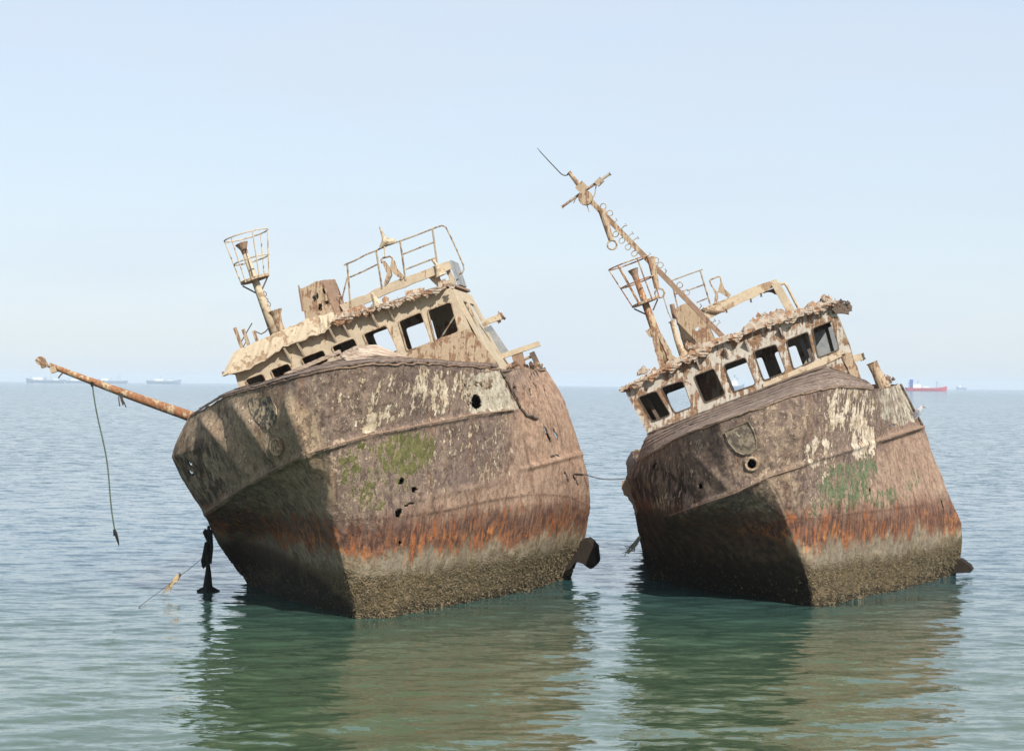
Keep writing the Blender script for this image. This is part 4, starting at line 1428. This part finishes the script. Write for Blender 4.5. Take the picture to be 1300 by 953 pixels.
# searchlight mast two
OM2 = O2 + N2 * .55
mast2 = crow_mast(ship2, N2, EX2, EZ2, OM2, (803.5, 342), (850, 470), .06, .11, .115,
                  [((773, 343), (822, 325)), ((789, 366), (830, 350))], ((804, 391), (837, 378)),
                  (0, 62, 118, 180, 240, 300), [((805, 392), (820, 399)), ((835, 380), (829, 394))], M['orange_pole'])
sk = MB()
for poly in ([(826, 420), (833, 416), (846, 470), (838, 474)], [(834, 424), (838, 422), (860, 458), (852, 464)]):
    sk.prism3([[on(x, y, OM2 - N2 * .12, N2) for x, y in ragged(poly, 6, .6, 3)]], N2 * .2)
sk.prism3([[on(x, y, OM2 - N2 * .1, N2) for x, y in ragged([(819, 420), (829, 416), (832, 424), (826, 428)], 4, .8, 5)]], N2 * .15)
sk.build("mast_skirt", M['rust_tan'], mast2)

# funnel with pipe
OF2 = O2 + N2 * 1.3
fp_ = [(855, 392), (871, 385), (882, 392), (898, 412), (909, 436), (871, 452)]
fu2 = MB().prism3([[on(x, y, OF2, N2) for x, y in ragged(fp_, 7, .8, 6)],
                   [on(x, y, OF2, N2) for x, y in ragged([(883, 416), (887, 415), (886, 420), (883, 420)], 2, .4, 6)]], N2 * .04)
f2o = fu2.build("funnel", M['rust_tan'], ship2)
f2s = MB()
for (p, q) in (((855, 392), (871, 452)), ((898, 412), (909, 436))):
    a, b = on(*p, OF2, N2), on(*q, OF2, N2)
    f2s.prism3([[a + N2 * .043, b + N2 * .043, b + N2 * .8, a + N2 * .8]], EX2 * .03)
f2s.tube([on(853, 386, OF2, N2), on(855, 396, OF2, N2), on(857, 405, OF2, N2)], .05, 8)
f2s.build("funnel_side", M['rust'], f2o)
pc = MB().tube([on(852, 407, OF2 - N2 * .2, N2), on(853.5, 409, OF2 - N2 * .2, N2), on(860, 432, OF2 - N2 * .2, N2), on(869, 455, OF2 - N2 * .2, N2)], [.085, .055, .065, .09], 12)
pc.build("exhaust_pipe", M['tan_light'], ship2, smooth=False)

# big mast: angle-iron leg with rungs, head, crossbar, stubs, aerial
OMm = O2 + N2 * .75
main = MB()
l0, l1 = on(745, 250, OMm, N2), on(922, 432, OMm, N2)
ld = (l1 - l0).normalized()
lp = ld.cross(N2).normalized()
if lp.z < 0:
    lp = -lp
main.bar(l0, l1, lp * .055, N2 * .02)
main.bar(l0 + N2 * .10 - lp * .03, l1 + N2 * .10 - lp * .03, lp * .02, N2 * .079)
mast = main.build("main_mast", M['rust_tan'], ship2)
lw_ = MB()
la, lb = l0 * .62 + l1 * .38, l1
lw_.bar(la - N2 * .024, lb - N2 * .024, lp * .05, N2 * .004)
lw_.build("mast_plate", M['rust'], mast)
L = (l1 - l0).length
nr = 19
for i in range(nr):
    if i in (6, 11, 14):
        continue
    p = l0 + ld * (L * (.10 + .87 * (i + rnd.uniform(-.25, .25)) / nr)) + lp * .05
    if rnd.random() < .25:
        r_ = [p + lp * (.06 + .06 * math.cos(q)) + ld * (.06 * math.sin(q)) for q in np.linspace(-2.7, 2.7, 9)]
    else:
        bend = rnd.uniform(-.05, .05)
        hh = rnd.uniform(.06, .13)
        r_ = [p, p + lp * hh * .7 + ld * bend * .4, p + lp * hh + ld * (bend + .03), p + lp * (hh + .01) + ld * (bend - .03)]
    MB().tube(r_, .010, 5).build("rung", M['thin_rail'], mast)
for i in range(4):
    p = l0 + ld * (L * (.235 + .045 * i)) - lp * .05
    MB().tube([p - lp * (.06 - .065 * math.cos(q)) + ld * (.055 * math.sin(q)) for q in np.linspace(.5, 5.8, 10)], .011, 5).build("rung", M['thin_rail'], mast)
hd = MB()
hc = on(743.5, 251.5, OMm - N2 * .05, N2)
hd.tube([hc - N2 * .10, hc + N2 * .10], .15, 16)
hb_ = on(739, 238.5, OMm - N2 * .05, N2)
hd.box(hb_, lp * .10, ld * .10, N2 * .08)
hd.tube([on(722, 219, OMm, N2), on(724, 221, OMm, N2), on(734, 234, OMm, N2)], [.055, .04, .05], 8)
hd.build("mast_head", M['rust_tan'], mast)
xb = MB().tube([on(713, 263, OMm, N2), on(714.5, 262, OMm, N2), on(744, 241, OMm, N2), on(773.5, 221.5, OMm, N2), on(775, 220.5, OMm, N2)], [.045, .026, .03, .026, .045], 8)
xb.box(on(760.7, 231, OMm, N2), lp * .08, ld * .06, N2 * .07)
xb.tube([on(757, 234, OMm, N2), on(755, 247, OMm, N2), on(752, 252, OMm, N2)], .012, 5)
xb.tube([on(731, 252, OMm, N2), on(728, 258, OMm, N2)], .01, 5)
xb.tube([on(745, 260, OMm, N2), on(748, 269, OMm, N2)], .01, 5)
xb.build("crossbar", M['thin_rail'], mast)
for (a, b, ring) in (((764, 266), (776, 306), (777, 311)), ((826, 326), (834, 366), (837.5, 372))):
    MB().tube([on(*a, OMm, N2), on((a[0] + b[0]) / 2, (a[1] + b[1]) / 2, OMm, N2), on(*b, OMm, N2)], [.085, .07, .055], 10).build("stay_stub", M['rust_tan'], mast)
    rc = on(*ring, OMm - N2 * .04, N2)
    MB().tube([rc + EX2 * (.095 * math.cos(q)) + EZ2 * (.095 * math.sin(q)) + N2 * (.04 * math.sin(q + 1)) for q in np.linspace(0, 6.283, 17)[:-1]], .02, 6, True).build("ring", M['thin_rail'], mast)
aer = MB().tube([on(x, y, OMm, N2) for x, y in ((721, 222), (718, 223), (715, 222.5), (712, 220.5), (700, 208), (687, 194), (682, 188))], [.012, .012, .012, .012, .011, .010, .005], 5)
aer.build("aerial", M['cable'], mast)
MB().tube([on(842, 376, OMm, N2), on(848, 396, OMm, N2), on(853, 406, OMm, N2)], .012, 5).build("stay_wire", M['thin_rail'], mast)

# parapet frame on the roof
OP2 = O2 + N2 * 1.5
wall_obj("parapet_beam", M['tan_light'], ship2, ragged([(889, 393), (925, 378), (960, 363), (986, 354), (988, 361), (962, 375), (930, 390), (897, 406)], 10, .5, 12), [], OP2, N2, .09)
MB().bar(on(984.5, 360, OP2, N2), on(1009, 404, OP2, N2), EX2 * .085, N2 * .05).build("parapet_post", M['tan'], ship2)
MB().tube([on(x, y, OP2 + N2 * .6, N2) for x, y in ((987, 363), (991, 360.5), (996, 359.5), (999, 363), (1015, 394), (1017, 400))], .032, 7).build("bent_tube", M['tan'], ship2)
MB().tube([on(892, 391, OP2 - N2 * .05, N2), on(906, 395, OP2 - N2 * .05, N2), on(920, 395.5, OP2 - N2 * .05, N2)], .02, 6).build("loose_rod", M['rust'], ship2)
for (x, y) in ((953, 379), (922, 392), (966, 372)):
    MB().tube([on(x, y, OP2 - N2 * .02, N2), on(x + .6, y + 5, OP2 - N2 * .02, N2)], .02, 5).build("bolt", M['dark_iron'], ship2)
wall_obj("parapet_plate", M['dark_iron'], ship2, ragged([(967, 372), (984, 365), (987, 374), (978, 371)], 4, .5, 3), [], OP2 + N2 * .1, N2, .03)
rails(ship2, OP2, N2, [((889, 343.5), (901.5, 386)), ((853.5, 361), (860.5, 390))],
      [[(852, 356.5), (872, 349), (892, 342)], [(872, 369), (893, 361.5)], [(884, 384), (898, 378.5)], [(856, 374), (868, 369)]], M['thin_rail'], .014)
ls = MB()
for poly in ([(903, 362), (906, 365), (911, 371), (912, 376), (910, 385), (906, 386), (908, 374)], [(914.5, 357), (917, 359), (920, 367), (928, 374), (925, 378), (914, 371), (911, 371)]):
    ls.prism3([[on(x, y, OP2 - N2 * .03, N2) for x, y in poly]], N2 * .12)
ls.tube([on(x, y, OP2, N2) for x, y in ((904, 364), (901, 357), (902, 355), (912, 351), (914.5, 352), (915.5, 359))], .016, 6)
ls.build("light_stand", M['rust_tan'], ship2)
MB().tube([on(x, y, O2 + N2 * .1, N2) for x, y in ((934, 426), (955, 416), (1012, 397), (1040, 385))], .014, 5).build("conduit", M['thin_rail'], ship2)

# right end: spar, bollard pipe
MB().bar(on(1082, 456, O2 + N2 * .6, N2), on(1094, 452.5, O2 + N2 * .6, N2), EZ2 * .07, N2 * .06).build("side_spar", M['tan'], ship2)
cm = MB()
for _ in range(10):
    cm.flake(on(1095.5 + rg.gauss(0, 1.2), 453 + rg.gauss(0, 2.5), O2 + N2 * .6, N2), rg.uniform(.03, .06), rg)
cm.build("rusted_end", M['dark_iron'], ship2)
OC2 = O2 + N2 * .4
cw = MB().tube([on(1107, 460, OC2, N2), on(1107.6, 461.5, OC2, N2), on(1113, 473, OC2, N2), on(1119, 485, OC2, N2), on(1124, 496, OC2, N2)], [.125, .105, .10, .125, .15], 14)
cwo = cw.build("ventilator", M['rust_tan'], ship2)
cl = MB()
for _ in range(26):
    cl.flake(on(1124 + rg.gauss(0, 5), 482 + rg.gauss(0, 2.5), OC2, N2), rg.uniform(.03, .07), rg)
cl.build("rusted_scrap", M['rust'], cwo)['kind'] = 'stuff'

# foredeck planks
in2 = [on(x, y, O2 - N2 * .03, N2) for x, y in ((823, 549), (833, 545), (866, 533), (910, 516), (960, 496), (1006, 478), (1047, 464), (1094, 483))]
whaleback(h2, ship2, (808, 830, 868, 914, 965, 1010, 1065, 1110), in2, 7, 12, M['plank'], .04)
MB().tube([h2.sheer(x) + Vector((0, -.01, .0)) for x in np.arange(808, 1112, 4.0)], [.009 + .008 * rnd.random() for _ in np.arange(808, 1112, 4.0)], 6).build("rim", M['rust'], hull2)
MB().tube(surf_line(h2, [(1111, 560), (1140, 551), (1170, 542)], .0, 6), .035, 6).build("rubbing_strake", M['rust'], hull2)
MB().tube(surf_line(h2, [(850, 654), (885, 642), (932, 626), (976, 605), (1020, 591)], .0, 7), .012, 6).build("rubbing_strake", M['rust'], hull2)
sh2 = [(921, 548), (936, 541), (951, 535), (957, 545), (961, 558), (960, 568), (954, 575), (945, 577), (935, 573), (926, 562)]
k = NT("emblem_paint_two")
bp2 = k.noise(8, 5, .6)
ec = k.mix(k.ss(bp2, .46, .52), (.22, .175, .12), (.11, .085, .065))
ec = k.mix(k.ss(k.noise(6, 6, .7), .57, .62), ec, (.40, .34, .24))
M['emblem2'] = k.finish(ec, .9, k.bump(bp2, .8, .03), .2)
emb = surf_patch(h2, sh2, .02).build("emblem", M['emblem2'], hull2)
MB().tube([h2.hit(x, y, .03)[0] for x, y in sh2], .009, 5, True).build("emblem_border", M['emblem2'], emb)
MB().tube([h2.hit(954.5 + 7.2 * math.cos(q), 588.5 + 7.8 * math.sin(q), .02)[0] for q in np.linspace(0, 6.283, 21)[:-1]], .028, 7, True).build("hawse_ring", M['rust_tan'], hull2)
# dark coaming on the top edge of the after bulwark
MB().tube(surf_line(h2, [(1142, 488), (1150, 503), (1158, 519), (1170, 540)], .02, 4), .03, 6).build("coaming", M['dark_iron'], hull2)
# bent bow flange at the left edge
fb = MB().prism3([[P(x, y, 43.2) for x, y in ragged([(801, 606), (790, 610), (789, 620), (798, 634), (803, 640), (807, 655), (811, 640), (807, 622)], 5, .6, 3)]], Vector((.1, .25, .02)))
fb.build("bow_flange", M['rust'], ship2)
fin2 = MB().prism3([[P(x, y, 45.2) for x, y in ragged([(1206, 706), (1214, 709), (1224, 713), (1231, 718), (1234.5, 724), (1231, 727), (1220, 727), (1206, 728)], 5, .4, 4)]], Vector((.1, .3, .02)))
fin2.build("rudder_fin", M['fin'], ship2)


# ------------------------------------------------------------------ ropes, weed, cable
def rope(name, pts, r, mat, label, cat, group=None, ends=None, seed=1):
    root = thing(name, pts[0], label, cat, group)
    MB().tube(pts, r, 6).build("strand", mat, root)
    if ends:
        rgx = random.Random(seed)
        for q in range(ends[0]):
            d = Vector((rgx.gauss(0, 1), rgx.gauss(0, 1), rgx.gauss(-.6, .7))).normalized() * ends[1] * rgx.uniform(.5, 1)
            p = pts[-1]
            MB().tube([p, p + d * .5 + Vector((0, 0, -.02)), p + d + Vector((0, 0, -.06))], [.014, .010, .004], 5).build("frayed_end", mat, root)
    return root


p0, p1 = P(117, 486, 40.93), P(146, 672, 40.93)
rp = rope("hanging_rope", [p0 * (1 - t) + p1 * t + Vector((.03 * math.sin(t * 3.1) - .02 * math.sin(t * 9), 0, 0)) for t in np.linspace(0, 1, 16)], .016, M['rope_green'],
          "thin green rope hanging from the boom down towards the water", "rope")
kn = MB().tube([P(145, 672, 40.93), P(147, 677, 40.93), P(149, 684, 40.93), P(151, 692, 40.93)], [.03, .035, .03, .01], 6)
kn.tube([P(145, 672, 40.93), P(144.5, 680, 40.93)], [.025, .012], 5)
kn.tube([P(116, 485, 40.93), P(118, 490, 40.93)], .04, 6)
kn.build("knot", M['weed'], rp)

wp = water(264, 751)
dW = wp.y
tg = thing("weed_tangle", wp, "black weedy rope tangle hanging beside the left trawler with its wide foot on the water", "seaweed")
mb = MB()
mb.tube([P(265, 668, dW + .6), P(265, 690, dW + .3), P(264, 712, dW), P(264.5, 725, dW), P(264, 740, dW), P(264, 748, dW)], [.03, .05, .028, .055, .085, .10], 9)
mb.build("trunk_rope", M['weed'], tg)
mb = MB()
mb.tube([P(264, 744, dW), P(264, 748, dW), P(264, 752, dW)], [.09, .13, .18], 10)
mb.tube([P(250, 750, dW), P(258, 748.5, dW), P(270, 748, dW), P(279, 750.5, dW)], [.02, .06, .06, .02], 7)
mb.build("foot", M['weed'], tg)
rgx = random.Random(3)
for (pts) in ([(262, 688), (259, 705), (258, 718), (260, 720)], [(267, 672), (269, 695), (267, 715)], [(263, 690), (260, 700), (257, 712), (259, 716)], [(262, 672), (260, 675), (264, 685)], [(264, 700), (261, 712), (262, 718)]):
    MB().tube([P(x, y, dW + .1) for x, y in pts], [.03 + .02 * rgx.random() for _ in pts], 6).build("weed_strand", M['weed'], tg)

w0, w1 = P(262, 704, dW), water(176, 770)
fl = thing("mooring_line", w1, "thin line slanting into the water with a frayed orange tuft halfway", "line")
MB().tube([w0, P(240, 722, dW - .5), P(215, 741, dW - 1.0), P(195, 756, dW - 1.6), w1], .005, 5).build("strand", M['cable'], fl)
c0 = P(219, 738, dW - .9)
tf = MB()
tf.tube([P(229, 728, dW - .8), P(223, 735, dW - .85), P(218, 741, dW - .9)], [.03, .05, .025], 7)
for q in range(9):
    tf.tube([P(222 + rgx.gauss(0, 2), 737, dW - .88), P(215 + rgx.gauss(0, 2), 744 + rgx.gauss(0, 1.5), dW - .95), P(211 + rgx.gauss(0, 3), 749 + rgx.gauss(0, 3), dW - 1)], [.014, .012, .005], 5)
tf.build("frayed_tuft", M['rope_orange'], fl)

a, b = h1.hit(740, 602, .02)[0], P(797, 607, 43.3)
cb = [h1.hit(728, 601, .02)[0], a] + [a * (1 - t) + b * t + Vector((0, 0, -.06 * math.sin(math.pi * t))) for t in np.linspace(.15, 1, 8)]
cbo = thing("mooring_cable", cb[0], "dark cable stretched between the two stranded trawlers", "cable")
MB().tube(cb, .010, 5).build("strand", M['cable'], cbo)

r0 = P(812, 681, 43.0)
fr = thing("frayed_rope", r0, "frayed grey rope end hanging off the left edge of the right trawler", "rope")
for q in range(7):
    MB().tube([r0 + Vector((rgx.gauss(0, .01), -.03, 0)), P(806 + rgx.gauss(0, 1.5), 690 + rgx.gauss(0, 2), 42.9), P(800 + rgx.gauss(0, 3), 697 + rgx.gauss(0, 3), 42.9), P(794 + rgx.gauss(0, 2), 698 + rgx.gauss(0, 3), 42.9)],
              [.02, .022, .018, .006], 5).build("strand", M['rope_grey'], fr)


# ------------------------------------------------------------------ the bird
def skin_obj(name, verts, edges, radii, mat, parent, sub=2):
    me = bpy.data.meshes.new(name)
    base = root_loc(parent)
    me.from_pydata([tuple(Vector(v) - base) for v in verts], edges, [])
    o = bpy.data.objects.new(name, me)
    C.objects.link(o)
    o.parent = parent
    sk_ = o.modifiers.new("skin", 'SKIN')
    sk_.use_smooth_shade = True
    for i, r in enumerate(radii):
        me.skin_vertices[0].data[i].radius = r if isinstance(r, tuple) else (r, r)
    me.skin_vertices[0].data[0].use_root = True
    ss_ = o.modifiers.new("subsurf", 'SUBSURF')
    ss_.levels = ss_.render_levels = sub
    me.materials.append(mat)
    return o


k = NT("gull_feathers")
M['bird'] = k.finish(k.mix(k.ss(k.noise(12, 4), .4, .6), (.40, .40, .41), (.34, .33, .33)), .8)
M['bird_wing'] = plain("gull_wing", (.21, .21, .23), (.16, .16, .18), 12)
M['bird_leg'] = plain("gull_beak", (.30, .19, .12), (.22, .13, .08), 12)
dB = h2.hit(1160, 528, 0)[0].y - .05
bird = thing("gull", P(1164, 534, dB), "grey gull perched on the sloping stern edge of the right trawler", "bird")
Bp = lambda x, y, dd=0: P(x, y, dB + dd)
bo = skin_obj("body", [Bp(1161.5, 528.5), Bp(1165, 523.5), Bp(1168, 519.5), Bp(1169.6, 517.0), Bp(1171.3, 516.3), Bp(1158.5, 532)], [(0, 1), (1, 2), (2, 3), (3, 4), (0, 5)],
              [.062, .078, .06, .046, .04, .02], M['bird'], bird)
MB().tube([Bp(1172, 516.4), Bp(1174, 516.8), Bp(1175.2, 518)], [.017, .011, .003], 6).build("beak", M['bird_leg'], bird)
for s in (-.07, .07):
    skin_obj("wing", [Bp(1167, 520, s), Bp(1163.5, 524.5, s * 1.1), Bp(1160, 529.5, s * .8), Bp(1157, 533.5, s * .3)], [(0, 1), (1, 2), (2, 3)], [(.022, .03), (.025, .055), (.018, .035), (.006, .012)], M['bird_wing'], bird)
    MB().tube([Bp(1164.5, 527.5, s * .3), Bp(1164.7, 531, s * .4), Bp(1164.2, 534, s * .5), Bp(1166, 534.6, s * .5)], [.012, .008, .008, .006], 5).build("leg", M['bird_leg'], bird)
MB().tube([Bp(1158.8, 531.5), Bp(1156.8, 534.5)], [.03, .018], 6).build("tail", M['bird_wing'], bird)
for s in (-.032, .032):
    MB().tube([Bp(1171.6, 515.8, s), Bp(1171.6, 515.8, s * 1.2)], [.008, .004], 6).build("eye", M['weed'], bird)

# ------------------------------------------------------------------ far ships at anchor
M['far_red'] = rust_paint("red_hull", (.42, .035, .045), (.36, .03, .04), .2)
M['far_blue'] = rust_paint("blue_grey_hull", (.17, .205, .26), (.19, .225, .275), .1)
M['far_white'] = plain("white_ship_paint", (.78, .78, .76), (.70, .70, .70), .3)
M['far_mast'] = plain("ship_mast", (.28, .29, .32), (.2, .2, .23), .3)
M['far_funnel'] = plain("blue_funnel", (.05, .09, .32), (.04, .07, .26), .3)
M['glass'] = plain("ship_window", (.03, .04, .05), (.02, .03, .04), 1, .2)


def far_ship(name, px0, px1, D, h, hullmat, label, houses, masts, bow=1, bow_rise=.5, funnel=None):
    """a ship seen broadside. houses: (from, to, height m) as shares of the length"""
    xm = (px0 + px1) / 2
    c = P(xm, CY, D)
    c.z = 0
    Lh = (px1 - px0) * D / F / 2
    root = thing(name, c, label, "ship", "ships anchored on the horizon")
    B = Lh * .17
    st_ = [(-1, .75, .0), (-.96, .95, .0), (-.6, 1, -.1), (.3, 1, -.12), (.6, .9, 0), (.85, .55, .25), (.97, .15, .42), (1.0, .02, bow_rise)]
    mb = MB()
    rows = []
    for (t, bw, rise) in st_:
        x = bow * t * Lh
        top = h * (1 + rise)
        und = bow * t * Lh * (.93 if abs(t) > .9 else 1)
        rows.append([c + Vector((und, -B * bw * .6, -1.2)), c + Vector((x * .985, -B * bw * .9, h * .4)), c + Vector((x, -B * bw, top)),
                     c + Vector((x, B * bw, top)), c + Vector((x * .985, B * bw * .9, h * .4)), c + Vector((und, B * bw * .6, -1.2))])
    vs = [p for r in rows for p in r]
    fs = []
    for i in range(len(rows) - 1):
        for j in range(5):
            fs.append((i * 6 + j, i * 6 + j + 1, (i + 1) * 6 + j + 1, (i + 1) * 6 + j))
    fs += [tuple(range(6)), tuple(range((len(rows) - 1) * 6, len(rows) * 6))]
    mb.add(vs, fs).build("hull", hullmat, root)
    for (a, b, z0, z1, bw) in houses:
        hx = MB().box(c + Vector((bow * (a + b) / 2 * Lh, 0, (z0 + z1) / 2)), Vector(((b - a) / 2 * Lh, 0, 0)), Vector((0, B * bw, 0)), Vector((0, 0, (z1 - z0) / 2)))
        hob = hx.build("deckhouse", M['far_white'], root)
        nwin = max(2, int((b - a) * Lh / 2.2))
        wb = MB()
        for i in range(nwin):
            x = bow * (a + (b - a) * (i + .5) / nwin) * Lh
            wb.box(c + Vector((x, -B * bw - .02, z1 - 1.2)), Vector((.45, 0, 0)), Vector((0, .06, 0)), Vector((0, 0, .4)))
        wb.build("window_row", M['glass'], hob)
    for (t, z0, z1) in masts:
        mm = MB()
        mm.tube([c + Vector((bow * t * Lh, 0, z0)), c + Vector((bow * t * Lh, 0, z1))], [.4, .2], 6)
        mm.tube([c + Vector((bow * t * Lh - 2, 0, z0 + (z1 - z0) * .7)), c + Vector((bow * t * Lh + 2, 0, z0 + (z1 - z0) * .75))], .18, 5)
        mm.tube([c + Vector((bow * t * Lh, 0, z0 + (z1 - z0) * .8)), c + Vector((bow * t * Lh + bow * Lh * .2, 0, z0))], .12, 5)
        mm.build("mast", M['far_mast'], root)
    if funnel:
        t, z0, z1, mt = funnel
        MB().box(c + Vector((bow * t * Lh, 0, (z0 + z1) / 2)), Vector((1.9, 0, 0)), Vector((0, 1.6, 0)), Vector((0, 0, (z1 - z0) / 2))).build("funnel", mt, root)
    return root


far_ship("anchored_ship", 1149.5, 1202.5, 2600, 4.2, M['far_red'], "red hulled ship with a blue funnel on the horizon at right", [(-.66, -.28, 4, 8.2, .8), (-.2, .1, 3.9, 5.6, .7)],
         [(-.85, 4, 12), (.5, 4, 13), (-.4, 8, 13)], 1, .55, (-.72, 4, 14, M['far_funnel']))
far_ship("anchored_ship", 33, 82, 4300, 6.5, M['far_blue'], "leftmost grey ship on the horizon with a white deckhouse above the rusty boom tip", [(.15, .62, 5.5, 11, .8), (-.7, -.45, 5.5, 8, .7)],
         [(-.3, 6, 15), (.75, 6, 14), (-.85, 6, 12)], -1, .35, (.0, 5.5, 11, M['far_mast']))
far_ship("anchored_ship", 83, 122, 4400, 5.5, M['far_blue'], "low grey ship on the horizon partly hidden by the rusty boom", [(-.6, -.1, 5.2, 9, .8)], [(.4, 5, 14), (-.75, 5, 12)], 1, .35)
far_ship("anchored_ship", 124, 162, 4400, 6, M['far_blue'], "grey ship with pale upper works on the horizon just above the boom", [(.3, .75, 5.5, 10, .8)], [(-.5, 6, 18), (-.35, 6, 17), (.1, 6, 13)], -1, .35)
far_ship("anchored_ship", 186, 230, 4300, 6.5, M['far_blue'], "grey ship on the horizon between the boom and the left trawler", [(-.5, -.05, 5.5, 9.5, .8), (.3, .5, 5.5, 8, .7)], [(-.2, 6, 17), (.5, 6, 14), (-.75, 6, 12)], 1, .35)
far_ship("anchored_ship", 926, 945, 2300, 5, M['far_blue'], "blue and white boat on the horizon seen through a window of the right trawler", [(-.7, .05, 4.6, 9.5, .9), (-.5, -.1, 9.5, 12, .7)], [(-.3, 12, 17), (.0, 9, 14)], 1, .3)
far_ship("anchored_ship", 1214, 1227, 5200, 6, M['far_blue'], "tiny faint ship on the horizon right of the red one", [(.1, .5, 6, 11, .8)], [(-.3, 6, 18)], -1, .3)

# ------------------------------------------------------------------ haze: one closed box of even sea air
hz = MB().box(Vector((0, 3400, 10.5)), Vector((5200, 0, 0)), Vector((0, 3600, 0)), Vector((0, 0, 13.0)))
hm_ = bpy.data.materials.new("sea_haze")
hm_.use_nodes = True
ht_ = hm_.node_tree
ht_.nodes.clear()
ho = ht_.nodes.new("ShaderNodeOutputMaterial")
pv = ht_.nodes.new("ShaderNodeVolumePrincipled")
pv.inputs['Color'].default_value = (.78, .90, 1, 1)
pv.inputs['Density'].default_value = .00015
ht_.links.new(pv.outputs[0], ho.inputs['Volume'])
hzo = hz.build("haze", hm_, None, Vector((0, 0, 0)))
hzo['kind'] = 'stuff'
hzo['label'] = "pale sea haze over the water"
